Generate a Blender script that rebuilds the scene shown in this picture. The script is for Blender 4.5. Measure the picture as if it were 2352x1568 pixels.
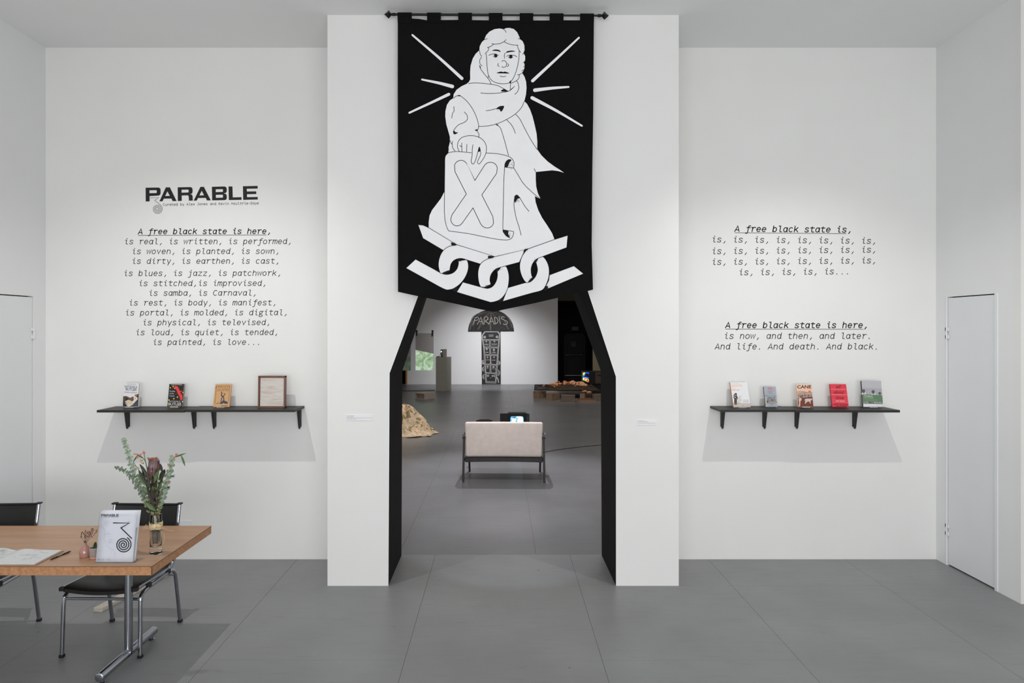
import bpy, bmesh, math, random
from mathutils import Vector, Matrix, noise
from mathutils.geometry import tessellate_polygon

for _o in list(bpy.data.objects):
    bpy.data.objects.remove(_o)
SC = bpy.context.scene
COL = SC.collection
PI = math.pi
R = math.radians
F, VX, VY, CH = 1568.0, 1150.0, 757.0, 2.1      # focal length in px, principal point, camera height

# ------------------------------------------------------------------ camera
cam = bpy.data.cameras.new('camera')
cam.lens = 24.0
cam.sensor_width = 36.0
cam.shift_x = (1176 - VX) / 2352
cam.shift_y = (VY - 784) / 2352
cam.clip_start = 0.05
cam.clip_end = 200
camo = bpy.data.objects.new('camera', cam)
COL.objects.link(camo)
camo.location = (0, 0, CH)
camo.rotation_euler = (PI / 2, 0, 0)
SC.camera = camo

# ------------------------------------------------------------------ world and exposure
SC.view_settings.view_transform = 'Standard'
SC.view_settings.look = 'None'
SC.view_settings.exposure = 0.0
SC.view_settings.gamma = 1.0
SC.view_settings.use_curve_mapping = False
w = bpy.data.worlds.new('world')
SC.world = w
w.use_nodes = True
w.node_tree.nodes['Background'].inputs[0].default_value = (0.8, 0.85, 1.0, 1)
w.node_tree.nodes['Background'].inputs[1].default_value = 0.3


# ------------------------------------------------------------------ lights
def aim(o, tgt):
    d = Vector(tgt) - o.location
    o.rotation_euler = d.to_track_quat('-Z', 'Y').to_euler()


def spot(name, loc, tgt, power, angle, col=(1, 1, 1), blend=1.0, size=0.06):
    l = bpy.data.lights.new(name, 'SPOT')
    l.energy = power
    l.spot_size = R(angle)
    l.spot_blend = blend
    l.shadow_soft_size = size
    l.color = col
    o = bpy.data.objects.new(name, l)
    o.location = loc
    COL.objects.link(o)
    aim(o, tgt)
    return o


def area(name, loc, tgt, power, sx, sy, col=(1, 1, 1)):
    l = bpy.data.lights.new(name, 'AREA')
    l.shape = 'RECTANGLE'
    l.size = sx
    l.size_y = sy
    l.energy = power
    l.color = col
    o = bpy.data.objects.new(name, l)
    o.location = loc
    COL.objects.link(o)
    aim(o, tgt)
    return o


# front room: added fill from behind the camera, and track spots
area('front_fill', (0.3, -4.4, 2.3), (0.2, 6, 1.6), 140, 7.5, 3.2, (0.97, 0.98, 1.0))  # unseen soft fill added behind the camera, not a real window
area('bounce_fill', (0.4, -2.4, 1.6), (0.4, 3.2, 4.68), 205, 6.0, 2.2, (0.98, 0.99, 1.0))  # added upward fill that brightens the ceiling, no fixture of the room
spot('track_spot', (-2.44, 4.08, 4.45), (-2.70, 5.95, 0.0), 170, 96, (1.0, 0.985, 0.955), 1.0, 0.02)
spot('track_spot', (2.34, 4.16, 4.32), (2.65, 5.95, 0.0), 150, 96, (1.0, 0.985, 0.955), 1.0, 0.02)
spot('track_spot', (0.3, 2.64, 4.5), (0.10, 6.75, 0.0), 260, 21, (0.78, 0.87, 1.0), 0.35, 0.03)
# back room
spot('back_room_light', (0.04, 12.05, 5.45), (0.0, 9.6, 0.0), 800, 50, (0.94, 0.94, 1.0), 0.7, 0.04)
spot('back_room_light', (0.10, 7.0, 5.5), (0.08, 9.3, 0.6), 340, 60, (0.97, 0.96, 1.0), 1.0, 0.1)  # added light to brighten the settee back and the floor before it
spot('back_room_light', (-0.2, 22.3, 5.0), (-0.9, 26.3, 0.0), 880, 62, (0.95, 0.96, 1.0), 1.0, 0.1)
spot('back_room_light', (0.6, 21.5, 5.0), (0.4, 26.3, 0.0), 560, 54, (0.95, 0.96, 1.0), 1.0, 0.1)
spot('back_room_light', (0.6, 17.0, 5.4), (2.4, 21.6, 0.1), 480, 42, (1.0, 0.76, 0.55), 1.0, 0.05)
spot('back_room_light', (-1.2, 11.4, 5.4), (-1.8, 14.0, 0.2), 560, 40, (1.0, 0.95, 0.90), 1.0, 0.05)
area('gallery_fill', (0, 14.0, 5.6), (0, 14.0, 0), 300, 9, 14, (1.0, 0.95, 0.91))


# ------------------------------------------------------------------ helpers
def lin(c):
    return tuple(((v / 255) / 12.92 if v / 255 <= 0.04045 else ((v / 255 + 0.055) / 1.055) ** 2.4) for v in c)


MATS = {}


def mat(name, rgb=(200, 200, 200), rough=0.6, metal=0.0, spec=0.5, var=0.04, scale=20.0, bump=0.0,
        emit=0.0, alpha=1.0, trans=0.0, ior=1.45, stretch=(1, 1, 1), coat=0.0, bscale=None):
    if name in MATS:
        return MATS[name]
    m = bpy.data.materials.new(name)
    m.use_nodes = True
    nt = m.node_tree
    b = nt.nodes['Principled BSDF']
    c = lin(rgb)
    b.inputs['Roughness'].default_value = rough
    b.inputs['Metallic'].default_value = metal
    b.inputs['Specular IOR Level'].default_value = spec
    b.inputs['IOR'].default_value = ior
    b.inputs['Transmission Weight'].default_value = trans
    b.inputs['Alpha'].default_value = alpha
    b.inputs['Coat Weight'].default_value = coat
    tc = nt.nodes.new('ShaderNodeTexCoord')
    mp = nt.nodes.new('ShaderNodeMapping')
    mp.inputs['Scale'].default_value = stretch
    nt.links.new(tc.outputs['Object'], mp.inputs['Vector'])
    nz = nt.nodes.new('ShaderNodeTexNoise')
    nz.inputs['Scale'].default_value = scale
    nz.inputs['Detail'].default_value = 4
    nt.links.new(mp.outputs['Vector'], nz.inputs['Vector'])
    rp = nt.nodes.new('ShaderNodeValToRGB')
    rp.color_ramp.elements[0].position = 0.3
    rp.color_ramp.elements[1].position = 0.7
    rp.color_ramp.elements[0].color = tuple(max(0, v * (1 - var)) for v in c) + (1,)
    rp.color_ramp.elements[1].color = tuple(min(1, v * (1 + var)) for v in c) + (1,)
    nt.links.new(nz.outputs['Fac'], rp.inputs['Fac'])
    nt.links.new(rp.outputs['Color'], b.inputs['Base Color'])
    if emit > 0:
        nt.links.new(rp.outputs['Color'], b.inputs['Emission Color'])
        b.inputs['Emission Strength'].default_value = emit
    if bump > 0:
        n2 = nt.nodes.new('ShaderNodeTexNoise')
        n2.inputs['Scale'].default_value = bscale or scale * 3
        n2.inputs['Detail'].default_value = 5
        nt.links.new(mp.outputs['Vector'], n2.inputs['Vector'])
        bp = nt.nodes.new('ShaderNodeBump')
        bp.inputs['Strength'].default_value = bump
        bp.inputs['Distance'].default_value = 0.005
        nt.links.new(n2.outputs['Fac'], bp.inputs['Height'])
        nt.links.new(bp.outputs['Normal'], b.inputs['Normal'])
    MATS[name] = m
    return m


def ramp_mat(name, stops, scale, rough=0.7, stretch=(1, 1, 1), emit=0.0, bump=0.0, detail=4, distort=0.0, metal=0.0,
             coord='Object'):
    """noise driven colour ramp: stops = [(pos, rgb)...]"""
    m = mat(name, stops[0][1], rough=rough, scale=scale, stretch=stretch, emit=emit, bump=bump, metal=metal)
    nt = m.node_tree
    rp = [n for n in nt.nodes if n.type == 'VALTORGB'][0]
    nz = [n for n in nt.nodes if n.type == 'TEX_NOISE'][0]
    nz.inputs['Detail'].default_value = detail
    nz.inputs['Distortion'].default_value = distort
    while len(rp.color_ramp.elements) > 1:
        rp.color_ramp.elements.remove(rp.color_ramp.elements[0])
    e0 = rp.color_ramp.elements[0]
    e0.position = stops[0][0]
    e0.color = lin(stops[0][1]) + (1,)
    for p, c in stops[1:]:
        e = rp.color_ramp.elements.new(p)
        e.color = lin(c) + (1,)
    return m


def tag(o, label=None, cat=None, group=None, kind=None):
    if label:
        o['label'] = label
    if cat:
        o['category'] = cat
    if group:
        o['group'] = group
    if kind:
        o['kind'] = kind
    return o


def thing(name, label, cat, loc=(0, 0, 0), rot=(0, 0, 0), group=None):
    o = bpy.data.objects.new(name, None)
    o.empty_display_size = 0.1
    COL.objects.link(o)
    o.location = loc
    o.rotation_euler = rot
    return tag(o, label, cat, group)


def copy_thing(root, loc, rot, label, name=None):
    c = root.copy()
    COL.objects.link(c)
    c.location = loc
    c.rotation_euler = rot
    c['label'] = label
    for ch in list(root.children):
        d = ch.copy()
        COL.objects.link(d)
        d.parent = c
        for g in list(ch.children):
            e = g.copy()
            COL.objects.link(e)
            e.parent = d
    return c


class MB:
    """collects shapes into one bmesh"""

    def __init__(self):
        self.bm = bmesh.new()

    def box(self, x0, x1, y0, y1, z0, z1, M=None, bev=0.0, seg=2):
        t = bmesh.new()
        bmesh.ops.create_cube(t, size=1)
        for v in t.verts:
            v.co = Vector((x0 + (v.co.x + .5) * (x1 - x0), y0 + (v.co.y + .5) * (y1 - y0), z0 + (v.co.z + .5) * (z1 - z0)))
        if bev > 0:
            bmesh.ops.bevel(t, geom=list(t.edges), offset=bev, segments=seg, profile=0.5, affect='EDGES')
        return self._add(t, M)

    def _add(self, t, M=None):
        if M is not None:
            t.transform(M)
        me = bpy.data.meshes.new('tmp')
        t.to_mesh(me)
        t.free()
        self.bm.from_mesh(me)
        bpy.data.meshes.remove(me)
        return self

    def bar(self, p0, p1, wx, wy, w1=None, bev=0.0):
        """rectangular bar from p0 to p1, wx in the x-ish direction; w1=(wx,wy) at the far end"""
        p0, p1 = Vector(p0), Vector(p1)
        d = (p1 - p0).normalized()
        up = Vector((0, 0, 1)) if abs(d.z) < 0.9 else Vector((0, 1, 0))
        a = d.cross(up).normalized()
        b = a.cross(d).normalized()
        t = bmesh.new()
        w1 = w1 or (wx, wy)
        vs = []
        for p, (sx, sy) in ((p0, (wx, wy)), (p1, w1)):
            for s, q in ((-1, -1), (1, -1), (1, 1), (-1, 1)):
                vs.append(t.verts.new(p + a * s * sx / 2 + b * q * sy / 2))
        for f in ((3, 2, 1, 0), (4, 5, 6, 7), (0, 1, 5, 4), (1, 2, 6, 5), (2, 3, 7, 6), (3, 0, 4, 7)):
            t.faces.new([vs[i] for i in f])
        bmesh.ops.recalc_face_normals(t, faces=t.faces)
        if bev > 0:
            bmesh.ops.bevel(t, geom=list(t.edges), offset=bev, segments=2, profile=0.5, affect='EDGES')
        return self._add(t)

    def tube(self, pts, r, n=10, cap=True, closed=False, rs=None, sq=None):
        pts = [Vector(p) for p in pts]
        t = bmesh.new()
        rings = []
        N = len(pts)
        prev = None
        for i, p in enumerate(pts):
            if closed:
                d = (pts[(i + 1) % N] - pts[i - 1]).normalized()
            else:
                d = (pts[min(i + 1, N - 1)] - pts[max(i - 1, 0)]).normalized()
            if prev is None:
                up = Vector((0, 0, 1)) if abs(d.z) < 0.9 else Vector((0, 1, 0))
                a = d.cross(up).normalized()
            else:
                a = (prev - d * prev.dot(d)).normalized()
            prev = a
            b = d.cross(a).normalized()
            rr = rs[i] if rs else r
            ring = []
            for k in range(n):
                an = 2 * PI * k / n
                ca, sa = math.cos(an), math.sin(an)
                if sq:
                    ca = math.copysign(abs(ca) ** sq, ca)
                    sa = math.copysign(abs(sa) ** sq, sa)
                ring.append(t.verts.new(p + a * rr * ca + b * rr * sa))
            rings.append(ring)
        M = N if closed else N - 1
        for i in range(M):
            r0, r1 = rings[i], rings[(i + 1) % N]
            for k in range(n):
                t.faces.new((r0[k], r0[(k + 1) % n], r1[(k + 1) % n], r1[k]))
        if cap and not closed:
            t.faces.new(list(reversed(rings[0])))
            t.faces.new(rings[-1])
        bmesh.ops.recalc_face_normals(t, faces=t.faces)
        return self._add(t)

    def lathe(self, prof, n=32, M=None, closed=False):
        t = bmesh.new()
        rings = []
        for r, z in prof:
            if r < 1e-6:
                rings.append([t.verts.new((0, 0, z))])
            else:
                rings.append([t.verts.new((r * math.cos(2 * PI * k / n), r * math.sin(2 * PI * k / n), z)) for k in range(n)])
        for i in range(len(rings) - 1):
            a, b = rings[i], rings[i + 1]
            for k in range(n):
                k2 = (k + 1) % n
                if len(a) == 1 and len(b) == 1:
                    continue
                if len(a) == 1:
                    t.faces.new((a[0], b[k2], b[k]))
                elif len(b) == 1:
                    t.faces.new((a[k], a[k2], b[0]))
                else:
                    t.faces.new((a[k], a[k2], b[k2], b[k]))
        bmesh.ops.recalc_face_normals(t, faces=t.faces)
        return self._add(t, M)

    def ball(self, c, r, s=(1, 1, 1), n=2):
        t = bmesh.new()
        bmesh.ops.create_icosphere(t, subdivisions=n, radius=r)
        M = Matrix.Translation(Vector(c)) @ Matrix.Diagonal((s[0], s[1], s[2], 1))
        return self._add(t, M)

    def prism(self, loops, y0, y1):
        """polygon (with holes) in the xz plane, extruded from y0 to y1"""
        t = bmesh.new()
        flat = [p for lp in loops for p in lp]
        tri = tessellate_polygon([[Vector((p[0], p[1], 0)) for p in lp] for lp in loops])
        A = [t.verts.new((p[0], y0, p[1])) for p in flat]
        B = [t.verts.new((p[0], y1, p[1])) for p in flat]
        for a, b, c in tri:
            try:
                t.faces.new((A[a], A[b], A[c]))
                t.faces.new((B[c], B[b], B[a]))
            except ValueError:
                pass
        k = 0
        for lp in loops:
            n = len(lp)
            for i in range(n):
                t.faces.new((A[k + i], A[k + (i + 1) % n], B[k + (i + 1) % n], B[k + i]))
            k += n
        bmesh.ops.recalc_face_normals(t, faces=t.faces)
        return self._add(t)

    def leaf(self, base, tip, width, up=(0, -1, 0), fold=0.15, seg=6, curl=0.0):
        """pointed leaf with a mid rib"""
        base, tip = Vector(base), Vector(tip)
        d = tip - base
        L = d.length
        side = d.cross(Vector(up))
        if side.length < 1e-6:
            side = d.cross(Vector((1, 0, 0)))
        side.normalize()
        nrm = side.cross(d).normalized()
        t = bmesh.new()
        rows = []
        for i in range(seg + 1):
            s = i / seg
            wd = width * 0.5 * math.sin(PI * min(1, s * 0.96 + 0.02)) ** 0.8
            c = base + d * s + nrm * (curl * L * s * s)
            rows.append((t.verts.new(c - side * wd + nrm * fold * wd), t.verts.new(c), t.verts.new(c + side * wd + nrm * fold * wd)))
        for i in range(seg):
            a, b = rows[i], rows[i + 1]
            t.faces.new((a[0], a[1], b[1], b[0]))
            t.faces.new((a[1], a[2], b[2], b[1]))
        return self._add(t)

    def disc(self, c, r, nrm, n=10, oval=1.0, cup=0.15):
        t = bmesh.new()
        nrm = Vector(nrm).normalized()
        a = nrm.orthogonal().normalized()
        b = nrm.cross(a)
        c = Vector(c)
        m = t.verts.new(c - nrm * r * cup)
        ring = [t.verts.new(c + a * r * math.cos(2 * PI * k / n) + b * r * oval * math.sin(2 * PI * k / n)) for k in range(n)]
        for k in range(n):
            t.faces.new((m, ring[k], ring[(k + 1) % n]))
        return self._add(t)

    def build(self, name, m, parent=None, smooth=False, loc=(0, 0, 0), rot=(0, 0, 0), bevel=0.0):
        me = bpy.data.meshes.new(name)
        if smooth:
            for f in self.bm.faces:
                f.smooth = True
        self.bm.to_mesh(me)
        self.bm.free()
        for x in (m if isinstance(m, (list, tuple)) else [m]):
            me.materials.append(x)
        if smooth:
            try:
                me.set_sharp_from_angle(angle=R(40))
            except Exception:
                pass
        o = bpy.data.objects.new(name, me)
        COL.objects.link(o)
        o.location = loc
        o.rotation_euler = rot
        if parent:
            o.parent = parent
        if bevel > 0:
            md = o.modifiers.new('bevel', 'BEVEL')
            md.width = bevel
            md.segments = 2
        return o


def struct(o):
    o['kind'] = 'structure'
    return o


def crom(pts, n=6, closed=False):
    """Catmull-Rom through the points"""
    P = [Vector((p[0], p[1], p[2] if len(p) > 2 else 0)) for p in pts]
    N = len(P)
    if N < 3:
        return P
    out = []
    rng = N if closed else N - 1
    for i in range(rng):
        p0 = P[(i - 1) % N] if closed or i > 0 else P[0] * 2 - P[1]
        p1 = P[i]
        p2 = P[(i + 1) % N]
        p3 = P[(i + 2) % N] if closed or i + 2 < N else P[-1] * 2 - P[-2]
        for k in range(n):
            t = k / n
            out.append(0.5 * ((2 * p1) + (p2 - p0) * t + (2 * p0 - 5 * p1 + 4 * p2 - p3) * t * t + (3 * p1 - p0 - 3 * p2 + p3) * t ** 3))
    if not closed:
        out.append(P[-1])
    return out


class Art:
    """flat artwork in the local xz plane facing -y; each layer sits a hair in front of the last.
    fn maps drawing coordinates to local (x, z) metres"""

    def __init__(self, fn=lambda x, y: (x, y), unit=1.0, dy=0.0003, y0=0.0):
        self.fn, self.unit, self.dy, self.y = fn, unit, dy, y0
        self.v, self.f, self.mi, self.m = [], [], [], []

    def layer(self):
        self.y -= self.dy

    def _mi(self, m):
        if m not in self.m:
            self.m.append(m)
        return self.m.index(m)

    def _pt(self, p):
        x, z = self.fn(p[0], p[1])
        self.v.append((x, self.y, z))
        return len(self.v) - 1

    def poly(self, pts, m, smooth=0, holes=(), layer=True):
        if layer:
            self.layer()
        loops = [pts] + list(holes)
        if smooth:
            loops = [crom(lp, smooth, True) for lp in loops]
        W = []
        idx = []
        for lp in loops:
            W.append([Vector((p[0], p[1], 0)) for p in lp])
            idx += [self._pt(p) for p in lp]
        mi = self._mi(m)
        for t in tessellate_polygon(W):
            a, b, c = [idx[k] for k in t]
            A, B, C = [self.v[k] for k in (a, b, c)]
            cr = (B[0] - A[0]) * (C[2] - A[2]) - (B[2] - A[2]) * (C[0] - A[0])
            if abs(cr) < 1e-12:
                continue
            self.f.append((a, b, c) if cr > 0 else (a, c, b))
            self.mi.append(mi)
        return self

    def circle(self, cx, cy, r, m, ry=None, n=20, layer=True):
        ry = ry or r
        return self.poly([(cx + r * math.cos(2 * PI * k / n), cy + ry * math.sin(2 * PI * k / n)) for k in range(n)], m, layer=layer)

    def stroke(self, pts, wd, m, smooth=0, closed=False, w1=None, cap=True, layer=False):
        """ribbon; wd in drawing units"""
        if layer:
            self.layer()
        P = crom(pts, smooth, closed) if smooth else [Vector((p[0], p[1], 0)) for p in pts]
        Q = [P[0]]
        for p in P[1:]:
            if (p - Q[-1]).length > 1e-6:
                Q.append(p)
        if closed and (Q[0] - Q[-1]).length < 1e-6:
            Q.pop()
        P = Q
        N = len(P)
        if N < 2:
            return self
        mi = self._mi(m)
        L, Rr = [], []
        w1 = wd if w1 is None else w1
        for i in range(N):
            wi = (wd + (w1 - wd) * i / (N - 1)) / 2
            if closed:
                d0 = (P[i] - P[i - 1]).normalized()
                d1 = (P[(i + 1) % N] - P[i]).normalized()
            else:
                d1 = (P[min(i + 1, N - 1)] - P[min(i, N - 2)]).normalized()
                d0 = (P[max(i, 1)] - P[max(i - 1, 0)]).normalized()
            n0 = Vector((-d0.y, d0.x, 0))
            n1 = Vector((-d1.y, d1.x, 0))
            nn = n0 + n1
            if nn.length < 1e-4:
                nn = n1
            nn.normalize()
            k = 1 / max(0.5, nn.dot(n1))
            L.append(self._pt(P[i] + nn * wi * k))
            Rr.append(self._pt(P[i] - nn * wi * k))
        rng = N if closed else N - 1

        def quad(a, b, c, d):
            A, B, C, D = [self.v[q] for q in (a, b, c, d)]
            cr = (C[0] - A[0]) * (D[2] - B[2]) - (C[2] - A[2]) * (D[0] - B[0])
            self.f.append((a, b, c, d) if cr > 0 else (d, c, b, a))
            self.mi.append(mi)
        for i in range(rng):
            j = (i + 1) % N
            quad(L[i], Rr[i], Rr[j], L[j])
        if cap and not closed:
            for P0, wi in ((P[0], wd / 2), (P[-1], w1 / 2)):
                self.circle(P0.x, P0.y, wi, m, n=10, layer=False)
        return self

    def text(self, s, x, y, h, m, font=None, width=None, align='LEFT', shear=0.0, layer=True, flip=True, bold=0.0):
        """type from a font outline; x,y baseline in drawing units, h = cap height in drawing units"""
        if layer:
            self.layer()
        V, Fc = text_mesh(s, font, shear, bold)
        if not V:
            return self
        x0 = min(v[0] for v in V)
        x1 = max(v[0] for v in V)
        sy = h / 0.72
        sx = sy if width is None else width / max(1e-6, x1 - x0)
        off = {'LEFT': 0, 'CENTER': -(x1 - x0) * sx / 2, 'RIGHT': -(x1 - x0) * sx}[align]
        base = len(self.v)
        sg = -1 if flip else 1
        for v in V:
            self._pt((x + off + (v[0] - x0) * sx, y + sg * v[1] * sy))
        mi = self._mi(m)
        for f in Fc:
            g = [base + i for i in f]
            A, B, C = [self.v[q] for q in g[:3]]
            cr = (B[0] - A[0]) * (C[2] - A[2]) - (B[2] - A[2]) * (C[0] - A[0])
            self.f.append(tuple(g) if cr > 0 else tuple(reversed(g)))
            self.mi.append(mi)
        return self

    def build(self, name, parent=None, loc=(0, 0, 0), rot=(0, 0, 0)):
        me = bpy.data.meshes.new(name)
        me.from_pydata(self.v, [], self.f)
        for m in self.m:
            me.materials.append(m)
        me.polygons.foreach_set('material_index', self.mi)
        me.update()
        o = bpy.data.objects.new(name, me)
        COL.objects.link(o)
        o.location = loc
        o.rotation_euler = rot
        if parent:
            o.parent = parent
        return o


_tc = {}


def text_mesh(s, font=None, shear=0.0, bold=0.0):
    key = (s, font, shear, bold)
    if key in _tc:
        return _tc[key]
    cu = bpy.data.curves.new('t', 'FONT')
    cu.body = s
    cu.shear = shear
    cu.offset = bold
    cu.resolution_u = 3
    o = bpy.data.objects.new('t', cu)
    COL.objects.link(o)
    me = bpy.data.meshes.new_from_object(o.evaluated_get(bpy.context.evaluated_depsgraph_get()))
    V = [(v.co.x, v.co.y) for v in me.vertices]
    Fc = [tuple(p.vertices) for p in me.polygons]
    bpy.data.meshes.remove(me)
    bpy.data.objects.remove(o)
    bpy.data.curves.remove(cu)
    _tc[key] = (V, Fc)
    return V, Fc


# ---- a monoline typewriter face: strokes on a cell one unit wide
def _arc(cx, cy, rx, ry, a0, a1, n=12):
    return [(cx + rx * math.cos(R(a0 + (a1 - a0) * i / n)), cy + ry * math.sin(R(a0 + (a1 - a0) * i / n))) for i in range(n + 1)]


_B = _arc(.48, .45, .31, .395, 0, 360, 20)
_arch = [(.2, .5)] + _arc(.5, .55, .3, .295, 170, 0, 8) + [(.8, .055)]
_C = lambda pts: [tuple(p)[:2] for p in crom(pts, 4)]
_s = _C([(.8, .70), (.68, .81), (.5, .845), (.29, .80), (.22, .65), (.33, .52), (.62, .42), (.79, .29), (.76, .13), (.5, .055), (.3, .08), (.17, .2)])
GL = {
    'a': [_B, [(.82, .845), (.8, .13), (.9, .06)]],
    'b': [[(.2, 1.14), (.2, .055)], _arc(.51, .45, .31, .395, 0, 360, 20)],
    'c': [_arc(.52, .45, .35, .395, 48, 312, 14)],
    'd': [_B, [(.8, 1.14), (.8, .13), (.9, .06)]],
    'e': [[(.17, .46), (.83, .46)] + _arc(.5, .45, .33, .395, 5, 315, 16)],
    'f': [_C([(.9, 1.1), (.7, 1.12), (.56, 1.0), (.53, .75), (.53, .1), (.48, -.18), (.32, -.28), (.16, -.25)]), [(.26, .8), (.86, .8)]],
    'g': [_arc(.44, .6, .27, .24, 0, 360, 16), [(.64, .76), (.9, .85)],
          _C([(.3, .4), (.22, .28), (.3, .16), (.6, .12), (.82, .02), (.78, -.18), (.5, -.28), (.22, -.22), (.16, -.06), (.32, .12)])],
    'h': [[(.2, 1.14), (.2, .055)], _arch],
    'i': [[(.24, .83), (.5, .83), (.5, .2), (.56, .07), (.8, .055)], [(.5, 1.13), (.5, 1.131)]],
    'j': [[(.3, .83), (.6, .83), (.6, -.12), (.5, -.26), (.2, -.27)], [(.6, 1.13), (.6, 1.131)]],
    'k': [[(.2, 1.14), (.2, .055)], [(.78, .845), (.2, .36)], [(.42, .55), (.84, .055)]],
    'l': [[(.22, 1.12), (.5, 1.12), (.5, .2), (.56, .07), (.84, .055)]],
    'm': [[(.1, .845), (.1, .055)], [(.1, .6), (.18, .78), (.32, .845), (.46, .78), (.5, .62), (.5, .055)],
          [(.5, .6), (.58, .78), (.72, .845), (.86, .78), (.9, .62), (.9, .055)]],
    'n': [[(.2, .845), (.2, .055)], _arch],
    'o': [_arc(.5, .45, .34, .395, 0, 360, 20)],
    'p': [[(.2, .845), (.2, -.29)], _arc(.51, .45, .31, .395, 0, 360, 20)],
    'q': [_B, [(.8, .845), (.8, -.29)]],
    'r': [[(.14, .83), (.34, .83), (.34, .055)], _C([(.34, .52), (.45, .74), (.64, .84), (.88, .82)])],
    's': [_s],
    't': [[(.42, 1.03), (.42, .25), (.5, .08), (.84, .055)], [(.14, .82), (.82, .82)]],
    'u': [_C([(.2, .845), (.2, .3), (.3, .1), (.5, .055), (.7, .12), (.8, .32)]), [(.8, .845), (.8, .055)]],
    'v': [[(.17, .845), (.5, .06), (.83, .845)]],
    'w': [[(.08, .845), (.26, .06), (.5, .8), (.74, .06), (.92, .845)]],
    'x': [[(.18, .845), (.82, .055)], [(.82, .845), (.18, .055)]],
    'y': [[(.17, .845), (.54, .07)], [(.86, .845), (.44, -.29)]],
    'z': [[(.18, .83), (.8, .83), (.2, .06), (.82, .06)]],
    'A': [[(.1, .055), (.5, 1.08), (.9, .055)], [(.23, .36), (.77, .36)]],
    'C': [_arc(.53, .57, .38, .51, 50, 310, 16)],
    'J': [[(.3, 1.07), (.75, 1.07)] + [(.75, .35)] + _arc(.46, .35, .29, .29, 0, -160, 8)],
    'K': [[(.18, 1.08), (.18, .055)], [(.82, 1.08), (.18, .42)], [(.4, .62), (.86, .055)]],
    'M': [[(.12, .055), (.12, 1.07), (.5, .45), (.88, 1.07), (.88, .055)]],
    'D': [[(.18, 1.07), (.18, .055), (.45, .055)] + _arc(.45, .56, .37, .505, -90, 90, 10) + [(.18, 1.07)]],
    ',': [[(.62, .2), (.42, -.16)]],
    '.': [[(.5, .08), (.5, .081)]],
    '-': [[(.2, .5), (.8, .5)]],
}


def mono(art, s, x, y, pitch, m, wt=0.12, slant=0.18, drift=0.0):
    """set a line; x,y = left of first cell and baseline in the (y down) drawing units of art"""
    for i, ch in enumerate(s):
        for st in GL.get(ch, []):
            pts = [(x + (i + px + slant * py) * pitch, y + drift * i - py * pitch) for px, py in st]
            k = 1.55 if len(st) == 2 and abs(st[0][1] - st[1][1]) < .01 and abs(st[0][0] - st[1][0]) < .01 else 1
            art.stroke(pts, pitch * wt * k, m, cap=True)


def P(px, py, Y):
    """world point at depth Y seen at photograph pixel px,py"""
    return Vector(((px - VX) / F * Y, Y, CH - (py - VY) / F * Y))


def floorP(px, py):
    Y = CH * F / (py - VY)
    return Vector(((px - VX) / F * Y, Y, 0))

# ================================================================== materials
WALL = mat('white_wall_paint', (233, 233, 231), rough=0.75, spec=0.25, var=0.012, scale=2.0, bump=0.05, bscale=60)
WALL_SIDE = mat('side_wall_paint', (233, 234, 234), rough=0.7, spec=0.3, var=0.012, scale=2.0, bump=0.05, bscale=60)
CEIL = mat('ceiling_paint', (236, 237, 236), rough=0.9, spec=0.1, var=0.01, scale=1.5)
BLACKP = mat('black_reveal_paint', (30, 29, 29), rough=0.75, spec=0.2, var=0.1, scale=8)
DARKW = mat('dark_room_black', (13, 14, 17), rough=0.7, spec=0.2, var=0.1, scale=3)
INK = mat('dark_grey_vinyl', (46, 44, 44), rough=0.6, spec=0.3, var=0.03)
INKB = mat('black_vinyl', (34, 34, 35), rough=0.5, spec=0.3, var=0.03)


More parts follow.
